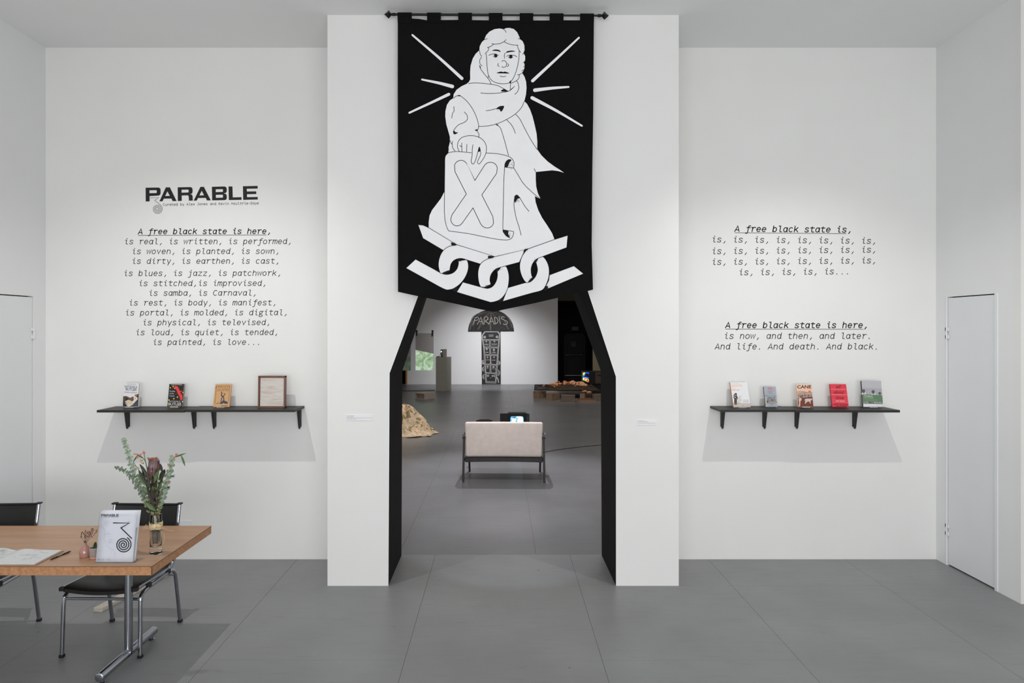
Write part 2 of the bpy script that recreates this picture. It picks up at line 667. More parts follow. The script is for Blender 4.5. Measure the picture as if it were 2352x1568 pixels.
def floor_mat(name, rgb, rough, scratch=0.3):
    m = mat(name, rgb, rough=rough, spec=0.45, var=0.10, scale=1.3, bump=0.12, bscale=14)
    nt = m.node_tree
    b = nt.nodes['Principled BSDF']
    tc = [n for n in nt.nodes if n.type == 'TEX_COORD'][0]
    # scuffs: stretched noise, and small dark specks
    mp = nt.nodes.new('ShaderNodeMapping')
    mp.inputs['Scale'].default_value = (1.2, 9, 1)
    mp.inputs['Rotation'].default_value = (0, 0, 0.5)
    nt.links.new(tc.outputs['Object'], mp.inputs['Vector'])
    n1 = nt.nodes.new('ShaderNodeTexNoise')
    n1.inputs['Scale'].default_value = 3.0
    n1.inputs['Detail'].default_value = 8
    n1.inputs['Roughness'].default_value = 0.7
    nt.links.new(mp.outputs['Vector'], n1.inputs['Vector'])
    r1 = nt.nodes.new('ShaderNodeValToRGB')
    r1.color_ramp.elements[0].position = 0.56
    r1.color_ramp.elements[0].color = (1, 1, 1, 1)
    r1.color_ramp.elements[1].position = 0.72
    r1.color_ramp.elements[1].color = (0.86, 0.855, 0.85, 1)
    nt.links.new(n1.outputs['Fac'], r1.inputs['Fac'])
    vo = nt.nodes.new('ShaderNodeTexVoronoi')
    vo.inputs['Scale'].default_value = 2.6
    vo.inputs['Randomness'].default_value = 1.0
    nt.links.new(tc.outputs['Object'], vo.inputs['Vector'])
    r2 = nt.nodes.new('ShaderNodeValToRGB')
    r2.color_ramp.elements[0].position = 0.018
    r2.color_ramp.elements[0].color = (0.3, 0.28, 0.26, 1)
    r2.color_ramp.elements[1].position = 0.028
    r2.color_ramp.elements[1].color = (1, 1, 1, 1)
    nt.links.new(vo.outputs['Distance'], r2.inputs['Fac'])
    ramp = [n for n in nt.nodes if n.type == 'VALTORGB'][0]
    m1 = nt.nodes.new('ShaderNodeMix')
    m1.data_type = 'RGBA'
    m1.blend_type = 'MULTIPLY'
    m1.inputs['Factor'].default_value = 1
    nt.links.new(ramp.outputs['Color'], m1.inputs['A'])
    nt.links.new(r1.outputs['Color'], m1.inputs['B'])
    m2 = nt.nodes.new('ShaderNodeMix')
    m2.data_type = 'RGBA'
    m2.blend_type = 'MULTIPLY'
    m2.inputs['Factor'].default_value = 1
    nt.links.new(m1.outputs['Result'], m2.inputs['A'])
    nt.links.new(r2.outputs['Color'], m2.inputs['B'])
    nt.links.new(m2.outputs['Result'], b.inputs['Base Color'])
    # uneven gloss
    r3 = nt.nodes.new('ShaderNodeMapRange')
    r3.inputs['To Min'].default_value = rough - 0.07
    r3.inputs['To Max'].default_value = rough + 0.10
    nt.links.new(n1.outputs['Fac'], r3.inputs['Value'])
    nt.links.new(r3.outputs['Result'], b.inputs['Roughness'])
    return m


FLOOR = floor_mat('grey_floor_paint', (133, 134, 135), 0.38)
FLOOR2 = floor_mat('back_floor_paint', (117, 117, 119), 0.32)
SEAM = mat('floor_seam_filler', (104, 103, 101), rough=0.8, var=0.1, scale=30)

# ================================================================== the room shells
YB, YP, YR = 6.248, 5.6, 6.357            # back wall, pier front, far face of the pier
XL, XR = -4.164, 3.985
ZC = 4.68
fl = struct(MB().box(-7.6, 7.6, -5.2, 28.4, -0.15, -0.003).build('floor', SEAM))
rnd = random.Random(3)


def panels(xs, ys, fm=None):
    for i in range(len(ys) - 1):
        g = 0.0009
        j = rnd.uniform(0, .0004)
        MB().box(xs[0] + g, xs[1] - g, ys[i] + g, ys[i + 1] - g, -0.0125 - j, -j, bev=0.0006, seg=1).build('floor_panel', fm or FLOOR, fl)


panels((-4.3, -3.11), (-5, -2.4, 0, 2.46, 4.907, 6.38))
panels((-3.11, -1.86), (-5, -2.4, 0, 2.46, 4.907, 6.38))
panels((-1.86, -.61), (-5, -3, -.55, 1.9, 4.34, 6.38))
panels((-.61, .645), (-5, -1.8, .65, 3.1, 5.6, 6.38))
panels((.645, 1.9), (-5, -3, -.55, 1.9, 4.34, 5.6, 6.38))
panels((1.9, 3.14), (-5, -1.8, .65, 3.15, 5.6, 6.38))
panels((3.14, 4.5), (-5, -2, .4, 2.9, 6.38))
panels((4.5, 5.7), (-5, -2, .4, 2.9, 5.4))
XS2 = [-7.4, -5.95, -4.7, -3.45, -2.2, -.95, .33, 1.58, 2.83, 4.1, 5.35, 7.4]
for i in range(len(XS2) - 1):
    ys = [6.38, 8.83, 11.3, 13.7, 16.2, 18.6, 21.0, 23.5, 26.3, 28.3]
    if i % 2:
        ys = [6.38, 7.64, 10.1, 12.5, 15.0, 17.4, 19.8, 22.3, 24.8, 28.3]
    panels((XS2[i], XS2[i + 1]), ys, FLOOR2)

struct(MB().box(XL - .1, 5.8, -5.1, YB + .05, ZC, ZC + .12).build('ceiling', CEIL))
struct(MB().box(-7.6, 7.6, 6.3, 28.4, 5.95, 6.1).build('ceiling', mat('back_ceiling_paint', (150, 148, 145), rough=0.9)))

# back wall, both sides of the pier
struct(MB().box(XL - .12, -1.40, YB, YR, 0, 5.97).build('wall_back', WALL))
struct(MB().box(1.44, XR + .12, YB, YR, 0, 5.97).build('wall_back', WALL))

# the pier with the coffin-shaped opening
fr = [(-.921, 0), (-.911, 1.743), (-.372, 3.2), (.457, 3.2), (.945, 1.714), (.946, 0)]
bk = [(-.924, 0), (-.916, 1.715), (-.421, 3.2), (.387, 3.2), (.932, 1.719), (.941, 0)]
mb = MB()
mb.prism([[(-1.421, 0), (-1.421, ZC), (1.461, ZC), (1.461, 0)] + list(reversed(fr))], YP, YR)
for v in mb.bm.verts:
    if abs(v.co.y - YR) < 1e-4:
        for a, b in zip(fr, bk):
            if abs(v.co.x - a[0]) < 1e-4 and abs(v.co.z - a[1]) < 1e-4:
                v.co.x, v.co.z = b
for f in mb.bm.faces:
    c = f.calc_center_median()
    if abs(f.normal.y) < 0.5 and abs(c.x) < 0.97 and 0.01 < c.z < 3.25:
        f.material_index = 1
struct(mb.build('wall_center', [WALL, BLACKP]))
struct(MB().box(-1.421, 1.461, YB, YR, ZC, 5.97).build('wall_center', WALL))

# ---- side walls with flush doors
WT = mat('door_paint', (229, 231, 233), rough=0.45, spec=0.4, var=0.012, scale=2.0)
GAPD = mat('dark_gap', (40, 36, 34), rough=0.9)


def side_wall(name, x0, x1, ya, yb, d0, d1, dh):
    mb = MB()
    mb.box(x0, x1, ya, d0, 0, ZC)
    mb.box(x0, x1, d1, yb, 0, ZC)
    mb.box(x0, x1, d0, d1, dh, ZC)
    return struct(mb.build(name, WALL_SIDE))


side_wall('wall_left', XL - .12, XL, -5.1, YB + .05, 5.17, 6.085, 2.398)
side_wall('wall_right', XR, XR + .12, 5.31, YB + .05, 5.505, 6.096, 2.392)
struct(MB().box(XR, 5.7, 5.229, 5.31, 0, ZC).build('wall_right', WALL))
struct(MB().box(5.6, 5.72, -5.1, 5.3, 0, ZC).build('wall_right', WALL))
struct(MB().box(XL - .12, 5.7, -5.2, -5.05, 0, ZC).build('wall_front', WALL))


def door(name, side, y0, y1, dh, hy, hz):
    s = 1 if side > 0 else -1
    xw = XR if side > 0 else XL
    g = 0.009
    d = MB().box(min(xw + s * .006, xw + s * .046), max(xw + s * .006, xw + s * .046), y0 + g, y1 - g, .012, dh - g, bev=.002).build(name, WT)
    struct(d)
    MB().box(min(xw + s * .05, xw + s * .11), max(xw + s * .05, xw + s * .11), y0 - .0, y1 + .0, 0, dh).build('door_jamb', GAPD, d)
    for z in hz:
        mb = MB()
        mb.box(xw - .004, xw + .004, hy - .028, hy + .028, z - .05, z - .018, bev=.001)
        mb.box(xw - .004, xw + .004, hy - .028, hy + .028, z + .018, z + .05, bev=.001)
        mb.tube([(xw - s * .004, hy, z - .052), (xw - s * .004, hy, z + .052)], .006, 8)
        mb.build('hinge', WT, d)
    return d


door('door_1', -1, 5.17, 6.085, 2.398, 6.085, (2.07, .30))
door('door_2', 1, 5.505, 6.096, 2.392, 6.096, (2.07, .317))
struct(MB().box(XR - .006, XR + .02, 5.470, 5.503, 0, 2.40, bev=.002).build('trim_1', WT))
struct(MB().box(XR - .004, XR + .02, 6.098, 6.118, 0, 2.40, bev=.002).build('trim_2', WT))

# ---- the far room
struct(MB().box(-3.6, 2.2, 26.3, 26.45, 0, 5.97).build('wall_far', mat('far_wall_paint', (226, 225, 225), rough=0.8, var=.01, scale=1)))
struct(MB().box(-7.6, -3.62, 26.5, 26.6, 0, 5.97).build('wall_far', DARKW))  # darkness of the doorway put in as a near-black panel
struct(MB().box(-3.66, -3.60, 26.28, 26.46, 0, 2.3).build('lit_edge_strip', mat('orange_lit_edge', (190, 120, 50), rough=.6)))  # warm light on the wall end, put in as an orange strip
struct(MB().box(2.19, 2.21, 26.45, 28.2, 0, 5.97).build('wall_recess', DARKW))
struct(MB().box(2.1, 4.0, 28.1, 28.25, 0, 5.97).build('wall_recess', DARKW))
struct(MB().box(3.56, 3.60, 26.32, 28.2, 0, 5.97).build('wall_recess', DARKW))
struct(MB().box(2.2, 3.56, 26.3, 28.2, 3.22, 3.3).build('ceiling_recess', mat('brown_soffit', (70, 62, 52), rough=.8)))
struct(MB().box(2.2, 3.56, 26.3, 26.42, 3.3, 5.97).build('wall_recess', mat('brown_soffit', (70, 62, 52))))
struct(MB().box(3.54, 7.6, 26.2, 26.32, 0, 5.97).build('wall_far', mat('beige_wall_paint', (190, 180, 152), rough=.8)))
struct(MB().box(-7.62, -7.5, 6.3, 28.3, 0, 5.97).build('wall_far_left', WALL))
struct(MB().box(7.5, 7.62, 6.3, 28.3, 0, 5.97).build('wall_far_right', WALL))
struct(MB().box(-7.6, XL - .12, YB, YR, 0, 5.97).build('wall_far_front', WALL))
struct(MB().box(XR + .12, 7.6, YB, YR, 0, 5.97).build('wall_far_front', WALL))

DK = mat('dark_door_paint', (20, 21, 25), rough=.5, spec=.3)
dd = struct(MB().box(2.66, 3.40, 28.06, 28.1, 0.02, 1.86, bev=.004).build('door_3', DK))
DF = mat('dark_frame_paint', (34, 31, 28), rough=.6)
MB().box(2.60, 2.655, 28.04, 28.1, 0, 1.93).box(3.405, 3.46, 28.04, 28.1, 0, 1.93).box(2.60, 3.46, 28.04, 28.1, 1.87, 1.93).build('door_frame', DF, dd)
STEEL = mat('brushed_steel', (170, 165, 160), rough=.3, metal=1.0)
MB().tube([(2.64, 27.98, 1.06), (3.36, 27.98, 1.06)], .022, 8).box(2.68, 2.74, 27.98, 28.06, 1.03, 1.09).box(3.28, 3.34, 27.98, 28.06, 1.03, 1.09).build('push_bar', mat('dim_steel', (90, 90, 92), rough=.4, metal=.8), dd)
MB().tube([(2.63, 27.97, .225), (3.38, 27.97, .225)], .022, 8).box(2.68, 2.74, 27.97, 28.06, .2, .25).box(3.28, 3.34, 27.97, 28.06, .2, .25).build('kick_bar', STEEL, dd)
es = thing('exit_sign', 'small unlit grey sign reading EXIT above the dark far door', 'sign', (3.06, 28.09, 2.06))
MB().box(-.14, .14, -.03, .0, 0, .17, bev=.005).build('sign_box', mat('sign_grey', (62, 62, 64), rough=.5), es)
a = Art(y0=-.031)
a.text('EXIT', 0, .035, .10, mat('sign_letter_grey', (98, 96, 96), rough=.5), align='CENTER', width=.22, flip=False)
a.build('lettering', es)
ps = thing('paper_notice', 'small grey paper notice taped to the dark far door', 'notice', (2.99, 28.052, 1.40))
MB().box(-.09, .09, -.004, .0, 0, .21).build('sheet', mat('notice_paper', (78, 78, 80), rough=.7), ps)
Art(y0=-.005).poly([(-.05, .12), (.0, .12), (.0, .18), (-.05, .18)], mat('notice_ink', (45, 45, 48))).build('printed_mark', ps)

# ================================================================== wall lettering
KW = YB / F


def wall_fn(ox, oz):
    return lambda px, py: ((px - VX) * KW - ox, CH - (py - VY) * KW - oz)


def wpt(px, py):
    return (px - VX) * KW, CH - (py - VY) * KW


PARA = [
    ([(118, 170), (345, 167), (372, 170), (390, 185), (397, 210), (397, 275), (390, 298), (372, 312), (345, 318), (193, 325), (193, 425), (120, 428)],
     [[(190, 218), (312, 216), (325, 222), (326, 262), (314, 270), (190, 272)]]),
    ([(495, 163), (570, 163), (695, 418), (622, 420), (598, 372), (457, 374), (432, 422), (375, 424)],
     [[(523, 238), (568, 322), (483, 325)]]),
    ([(715, 163), (940, 158), (970, 163), (986, 178), (993, 200), (993, 250), (985, 273), (968, 285), (940, 291), (968, 293), (985, 306), (994, 330), (997, 410),
      (925, 412), (920, 335), (914, 318), (900, 312), (790, 316), (792, 415), (718, 418)],
     [[(788, 208), (905, 205), (919, 213), (919, 250), (907, 259), (788, 262)]]),
    ([(1138, 155), (1203, 153), (1332, 405), (1262, 408), (1238, 360), (1095, 362), (1070, 410), (1012, 412)],
     [[(1162, 228), (1205, 310), (1120, 314)]]),
    ([(1352, 152), (1580, 147), (1605, 151), (1622, 165), (1630, 195), (1628, 243), (1612, 266), (1575, 277), (1612, 286), (1628, 308), (1630, 370), (1622, 387), (1605, 398), (1575, 402), (1357, 406)],
     [[(1425, 200), (1546, 197), (1558, 204), (1558, 241), (1548, 248), (1425, 252)],
      [(1427, 302), (1546, 300), (1558, 307), (1558, 349), (1548, 355), (1427, 358)]]),
    ([(1662, 147), (1735, 146), (1742, 350), (1905, 346), (1905, 396), (1668, 400)], []),
    ([(1930, 142), (2205, 136), (2205, 186), (2002, 190), (2004, 240), (2178, 238), (2180, 288), (2006, 292), (2008, 345), (2207, 342), (2207, 390), (1935, 397)], []),
]


def spiral(cx, cy, r0, r1, turns, a0, n=90):
    out = []
    for i in range(n + 1):
        t = i / n
        r = r0 + (r1 - r0) * t
        an = R(a0) + 2 * PI * turns * t
        out.append((cx + r * math.cos(an), cy + r * math.sin(an)))
    return out


# title
ox, oz = wpt(464, 458)
tt = thing('wall_title', 'heavy black extended title reading PARABLE with a credit line, on the left wall', 'lettering', (ox, YB - .0006, oz))
wf = wall_fn(ox, oz)
f8 = lambda x, y: wf(320 + x / 8.11, 410 + y / 8.11)
for lp, hs in PARA:
    a = Art(f8, dy=.0002)
    a.poly(lp, INKB, holes=hs)
    a.build('letter', tt)
a = Art(f8, dy=.0002)
a.stroke([(208, 358), (362, 355), (287, 405), (395, 492)] + spiral(338, 567, 93, 12, 3.6, -50), 7.5, INK, layer=True, cap=False)
a.build('spiral_emblem', tt)
a = Art(wf, dy=.0002)
a.layer()
mono(a, 'Curated by Alex Jones and Kevin Moultrie-Daye', 374.2, 472.6, 4.905, INK, wt=.16, slant=0, drift=-.078)
tag(a.build('credit_line', tt), kind='stuff')


def stanza(label, lines, anchor):
    ox, oz = wpt(*anchor)
    t = thing('wall_text', label, 'lettering', (ox, YB - .0006, oz))
    wf = wall_fn(ox, oz)
    for (s, x, y, pitch, wt, drift, under) in lines:
        m_ = INKB if under else INK
        i0 = 0
        for wd in s.split(' '):
            if wd:
                a = Art(wf, dy=.0002)
                a.layer()
                mono(a, wd, x - .1 * pitch + i0 * pitch, y + drift * i0, pitch, m_, wt=wt, drift=drift)
                a.build('word', t)
            i0 += len(wd) + 1
        if under:
            a = Art(wf, dy=.0002)
            a.stroke([(under[0], under[2]), (under[1], under[3])], 1.1, INK, layer=True, cap=False)
            a.build('underline', t)
    return t


cx4 = lambda x: 260 + x / 3.733
cy4 = lambda y: 400 + y / 3.733
p4 = 11.38
L = []
L.append(('A free black state is here,', cx4(214), cy4(515), 11.37, .175, -.03, (cx4(214), cx4(1315), cy4(524), cy4(521))))
for s, x, y in [('is real, is written, is performed,', 93, 601), ('is woven, is planted, is sown,', 158, 685),
                ('is dirty, is earthen, is cast,', 158, 769), ('is blues, is jazz, is patchwork,', 88, 873),
                ('is stitched,is improvised,', 216, 959), ('is samba, is Carnaval,', 302, 1042),
                ('is rest, is body, is manifest,', 132, 1126), ('is portal, is molded, is digital,', 101, 1211),
                ('is physical, is televised,', 250, 1295), ('is loud, is quiet, is tended,', 190, 1380),
                ('is painted, is love...', 337, 1464)]:
    L.append((s, cx4(x), cy4(y), p4, .128, -.02, None))
stanza('long grey slanted typewriter poem of twelve lines, below the black title on the left', L, (472, 660))
cx5 = lambda x: 1600 + x / 4.611
cy5 = lambda y: 490 + y / 4.611
q = 12.27
L = [('A free black state is,', cx5(403), cy5(194), 12.3, .175, .10, (cx5(403), cx5(1585), cy5(204), cy5(215))),
     ('is, is, is, is, is, is, is , is,'.replace('is , is,', 'is, is,'), cx5(157), cy5(306), q, .13, .115, None),
     ('is, is, is, is, is, is, is, is,', cx5(157), cy5(431), q, .13, -.12, None),
     ('is, is, is, is, is, is, is, is,', cx5(157), cy5(545), q, .13, -.12, None),
     ('is, is, is, is, is...', cx5(443), cy5(655), q, .13, -.12, None)]
stanza('upper text on the right wall, lines repeating the word is', L, (1820, 580))
L = [('A free black state is here,', cx5(305), cy5(1214), 12.18, .175, 0, (cx5(305), cx5(1768), cy5(1224), cy5(1226))),
     ('is now, and then, and later.', cx5(287), cy5(1328), 12.18, .13, 0, None),
     ('And life. And death. And black.', cx5(193), cy5(1440), 12.18, .13, 0, None)]
stanza('lower three line text on the right wall, just above the five books', L, (1828, 772))

# small cards and the outlet
PAPER = mat('card_paper', (236, 235, 238), rough=.6, var=.01)
FAINT = mat('faint_grey_print', (150, 149, 152), rough=.7)


def card(label, px0, px1, py0, py1, rows):
    k = YP / F
    x0, x1 = (px0 - VX) * k, (px1 - VX) * k
    z0, z1 = CH - (py1 - VY) * k, CH - (py0 - VY) * k
    t = thing('wall_label', label, 'label', ((x0 + x1) / 2, YP, z0))
    hw = (x1 - x0) / 2
    MB().box(-hw, hw, -.004, 0, 0, z1 - z0).build('card', PAPER, t)
    a = Art(y0=-.0045)
    a.layer()
    rr = random.Random(5)
    for zz, le in rows:
        x = -hw + .006
        while x < -hw + le * 2 * hw:
            d = rr.uniform(.004, .012)
            a.stroke([(x, zz * (z1 - z0)), (x + d, zz * (z1 - z0))], .0022, FAINT, cap=False)
            x += d + .0025
    a.build('small_print', t)


card('wide white caption card on the pier left of the opening', 795, 856, 952, 965, [(.8, .3), (.62, .27), (.42, .95), (.24, .4)])
card('small white caption card on the pier right of the opening', 1464, 1507, 964, 975.5, [(.85, .3), (.62, .55), (.38, .95)])
x, z = wpt(426, 1203)
op = thing('outlet_cover', 'white blank outlet plate on the left wall near the table corner', 'plate', (x, YB, z - .04))
MB().box(-.055, .055, -.006, 0, 0, .072, bev=.002).build('plate', WT, op)
MB().ball((-.04, -.006, .036), .003, n=1).ball((.04, -.006, .036), .003, n=1).build('screw', WT, op)

# ================================================================== banner and rod
YF = 5.50
KB = YF / F
CLOTH = mat('black_banner_cloth', (14, 14, 15), rough=.85, spec=.15, var=.12, scale=3, bump=.15, bscale=90)
WHITE = mat('white_banner_print', (246, 246, 248), rough=.75, spec=.2, var=.02, scale=6, bump=.5, bscale=16)
LINE = mat('black_drawn_line', (30, 30, 32), rough=.8, spec=.2)
BX, BZ = (1137 - VX) * KB, CH - (713 - VY) * KB
bn = thing('banner', 'tall black hanging banner printed with a white robed figure above linked chains', 'banner', (BX, YF, BZ))
fb = lambda x, y: ((860 + x / 3.9207 - VX) * KB - BX, CH - (y / 3.9207 - VY) * KB - BZ)


def wave(x, z):
    g = .35 + .65 * max(0, min(1, (2.4 - z) / 2.4))
    return .007 * g * math.sin(x * 7.5 + .5 * math.sin(z * 1.7)) + .003 * math.sin(x * 17 + z * 2.3) * g + .002 * math.sin(z * 9 + x * 4) * g


def drape(o, solid=0):
    bm = bmesh.new()
    bm.from_mesh(o.data)
    xs = [v.co.x for v in bm.verts]
    zs = [v.co.z for v in bm.verts]
    x = math.floor(min(xs) / .05) * .05
    while x < max(xs):
        bmesh.ops.bisect_plane(bm, geom=bm.verts[:] + bm.edges[:] + bm.faces[:], plane_co=(x, 0, 0), plane_no=(1, 0, 0))
        x += .05
    z = math.floor(min(zs) / .12) * .12
    while z < max(zs):
        bmesh.ops.bisect_plane(bm, geom=bm.verts[:] + bm.edges[:] + bm.faces[:], plane_co=(0, 0, z), plane_no=(0, 0, 1))
        z += .12
    for v in bm.verts:
        v.co.y += wave(v.co.x, v.co.z)
    bm.to_mesh(o.data)
    bm.free()
    if solid:
        md = o.modifiers.new('thickness', 'SOLIDIFY')
        md.thickness = solid
        md.offset = -1
    return o


a = Art(fb, y0=0)
D = 1333
bot = crom([(212, 1293 + D), (390, 1332 + D), (700, 1395 + D), (950, 1450 + D), (1040, 1466 + D), (1095, 1470 + D), (1180, 1450 + D), (1400, 1405 + D), (1650, 1348 + D), (1920, 1286 + D), (1968, 1274 + D)], 3)
a.poly([(211, 182), (209, 700), (211, 1500), (209, 2100)] + [(p.x, p.y) for p in bot] +
       [(1957, 2200), (1962, 1560), (1970, 1000), (1976, 184), (1853, 185), (1702, 183), (1500, 184), (1300, 181), (1030, 184), (755, 179), (475, 181), (400, 168), (335, 166)], CLOTH)
drape(a.build('cloth', bn), .003)

RZ = CH - (33.5 - VY) * KB - BZ            # rod height in the banner's frame
rodz = lambda x: RZ - (x + .6) * .006
for x0, x1 in ((210, 335), (475, 598), (755, 878), (1030, 1153), (1308, 1430), (1578, 1702), (1853, 1976)):
    a0, a1 = fb(x0, 0)[0], fb(x1, 0)[0]
    zt = rodz((a0 + a1) / 2)
    zb = fb(0, 186)[1]
    t = bmesh.new()
    prof = [(-.002, zb - .02), (-.010, zb + .02)] + [(-.0135 * math.cos(R(q)), zt + .0135 * math.sin(R(q))) for q in range(0, 181, 20)] + [(.010, zb + .02), (.002, zb - .02)]
    va = [t.verts.new((a0, y, z)) for y, z in prof]
    vb = [t.verts.new((a1, y, z)) for y, z in prof]
    for i in range(len(prof) - 1):
        t.faces.new((va[i], vb[i], vb[i + 1], va[i + 1]))
    mb = MB()
    mb._add(t)
    o = mb.build('hanging_tab', CLOTH, bn)
    md = o.modifiers.new('thickness', 'SOLIDIFY')
    md.thickness = .002
    md.offset = 1

# rays
for p0, p1, w0, w1 in (((342, 315), (788, 708), 17, 28), ((428, 714), (702, 780), 16, 32), ((315, 1015), (670, 850), 17, 27),
                       ((1841, 342), (1425, 727), 16, 29), ((1748, 784), (1445, 812), 17, 33), ((1868, 1134), (1420, 880), 16, 31)):
    a = Art(fb, y0=-.001)
    mid = ((p0[0] + p1[0]) / 2 + 4, (p0[1] + p1[1]) / 2 - 3)
    a.stroke([p0, mid, p1], w0, WHITE, w1=w1, layer=True, smooth=4)
    drape(a.build('printed_ray', bn))

# the robed figure
fig = Art(fb, y0=-.001, dy=.0005)
body = [(1165, 263), (1185, 253), (1215, 250), (1255, 260), (1285, 288), (1305, 330), (1310, 350), (1335, 370), (1350, 405), (1352, 450), (1342, 475), (1358, 505), (1357, 540), (1346, 560), (1354, 590),
        (1347, 625), (1330, 655), (1352, 690), (1366, 735), (1370, 790), (1365, 850), (1350, 910), (1375, 935), (1402, 985), (1425, 1050), (1445, 1130), (1460, 1200), (1467, 1270),
        (1466, 1345), (1505, 1400), (1560, 1455), (1620, 1500), (1665, 1528), (1706, 1557), (1655, 1542), (1600, 1535), (1530, 1541), (1453, 1548), (1453, 1620), (1457, 1680), (1472, 1740),
        (1497, 1793), (1445, 1765), (1452, 1820), (1475, 1890), (1510, 1960), (1560, 2035), (1600, 2100), (1622, 2158), (1390, 2245), (1240, 2285), (1080, 2320), (900, 2262), (745, 2215),
        (600, 2120), (490, 2055), (489, 2000), (497, 1940), (520, 1890), (560, 1838), (600, 1785), (625, 1735), (632, 1730), (634, 1560), (634, 1440), (642, 1405), (664, 1380), (668, 1330),
        (680, 1280), (680, 1235), (665, 1180), (648, 1120), (638, 1050), (640, 1000), (653, 945), (680, 905), (710, 886), (714, 850), (740, 810), (785, 778), (830, 757), (852, 738), (863, 715),
        (862, 650), (866, 595), (885, 530), (912, 485), (945, 455), (948, 420), (965, 385), (990, 358), (1005, 320), (1035, 287), (1080, 264), (1125, 257)]
fig.poly(body, WHITE)
fig.layer()
S = lambda pts, wd=5.0, **k: fig.stroke(pts, wd, LINE, smooth=4, cap=False, **k)
for pts in (
        # hair and face
        [(1160, 262), (1176, 273), (1187, 293)], [(1055, 393), (1080, 399), (1120, 395), (1150, 385), (1170, 373), (1185, 355)], [(1170, 377), (1210, 395), (1260, 405), (1296, 405)],
        [(1015, 431), (1045, 420), (1075, 400)], [(1030, 425), (1025, 455), (995, 488)], [(1018, 352), (1000, 355), (985, 362)], [(946, 455), (953, 490), (967, 510)],
        [(966, 515), (948, 545), (953, 580), (972, 596)], [(1007, 485), (1011, 540), (1015, 600), (1022, 660), (1040, 705), (1070, 735), (1120, 752), (1170, 754), (1215, 745), (1250, 705), (1278, 635), (1297, 555), (1303, 490), (1303, 455)],
        [(1285, 405), (1297, 440), (1318, 472)], [(1293, 345), (1312, 352)], [(1342, 477), (1335, 490)], [(1352, 556), (1338, 562)], [(1330, 655), (1310, 668), (1286, 673)],
        [(1305, 668), (1301, 700), (1280, 725), (1230, 750)], [(1353, 590), (1343, 605)], [(1345, 625), (1325, 640)],
        [(945, 590), (960, 627), (1000, 680), (1030, 717), (1053, 762)], [(1028, 680), (1022, 705)], [(1228, 730), (1222, 810)],
        # scarf
        [(845, 755), (900, 748), (980, 752), (1060, 762), (1110, 772), (1160, 797), (1205, 822)], [(955, 837), (1030, 843), (1120, 838), (1205, 822), (1238, 800), (1262, 775)],
        [(1275, 725), (1293, 745), (1300, 790), (1288, 825), (1262, 850)], [(1350, 910), (1325, 965), (1270, 1024), (1190, 1075), (1100, 1115), (1010, 1135), (940, 1139)],
        [(1003, 998), (1060, 988), (1095, 978)],
        # sleeve
        [(712, 887), (735, 868), (765, 862), (790, 875), (835, 915), (880, 975), (915, 1045), (935, 1110), (938, 1145), (925, 1178), (905, 1172)], [(925, 1180), (942, 1212), (938, 1240)],
        [(715, 960), (718, 1000), (703, 1025), (697, 1066)], [(808, 1008), (835, 1040), (837, 1078), (805, 1106), (760, 1125), (725, 1160), (711, 1190), (722, 1210), (752, 1197)],
        # hand
        [(765, 1366), (749, 1325), (755, 1280), (785, 1243), (840, 1225), (900, 1225), (950, 1240), (990, 1275), (1008, 1320), (1005, 1375), (985, 1422), (955, 1465), (940, 1477), (928, 1462), (942, 1425), (957, 1390), (953, 1350), (944, 1325), (932, 1368), (915, 1430), (897, 1472), (880, 1475), (872, 1450), (880, 1400), (882, 1345), (888, 1303)],
        [(833, 1300), (830, 1368)], [(787, 1288), (789, 1368)], [(768, 1310), (785, 1325)], [(700, 1290), (705, 1330), (727, 1363)], [(682, 1265), (695, 1298), (706, 1272)],
        # scroll
        [(1003, 1377), (1100, 1383), (1195, 1403), (1240, 1430), (1257, 1470), (1253, 1512)], [(875, 1378), (760, 1367), (695, 1370), (655, 1385), (636, 1420), (634, 1500)],
        [(634, 1500), (631, 1740), (630, 1900), (640, 2000), (665, 2072), (700, 2083), (850, 2105), (1000, 2135), (1120, 2155), (1190, 2160), (1230, 2148), (1250, 2115), (1253, 2083)],
        [(1172, 1500), (1166, 1620), (1163, 1750), (1158, 1950), (1157, 2068), (1165, 2095), (1190, 2125), (1222, 2142)],
        # robe folds
        [(1255, 1512), (1290, 1568), (1345, 1655), (1430, 1738), (1497, 1793)], [(1260, 1788), (1258, 1855), (1275, 1955), (1300, 2035), (1322, 2118)], [(1310, 1778), (1350, 1848), (1393, 1903)],
        [(1268, 1023), (1310, 1070), (1350, 1148), (1405, 1250), (1465, 1345)], [(1190, 1077), (1230, 1118), (1255, 1160), (1269, 1200)], [(1090, 1118), (1128, 1143), (1147, 1185), (1177, 1285), (1208, 1402)],
        [(1437, 1517), (1445, 1532), (1453, 1548)], [(668, 1335), (664, 1380)],
        # eyes, nose, chin
        [(1028, 500), (1055, 491), (1085, 487), (1118, 501)], [(1068, 506), (1090, 518), (1108, 509)], [(1188, 509), (1212, 496), (1240, 495), (1268, 501), (1284, 512)], [(1203, 512), (1226, 524), (1248, 512)],
        [(1177, 477), (1169, 500), (1172, 527)], [(1147, 556), (1160, 545), (1180, 552), (1191, 572), (1185, 597), (1163, 607), (1145, 600)], [(1117, 571), (1111, 588), (1125, 601)], [(1200, 571), (1208, 588), (1195, 602)],
        [(1129, 684), (1157, 692), (1185, 686)]):
    S(pts)
fig.stroke([(1157, 2068), (1253, 2083)], 5, LINE, cap=False)
fig.stroke([(1172, 1505), (1253, 1513)], 5, LINE, cap=False)
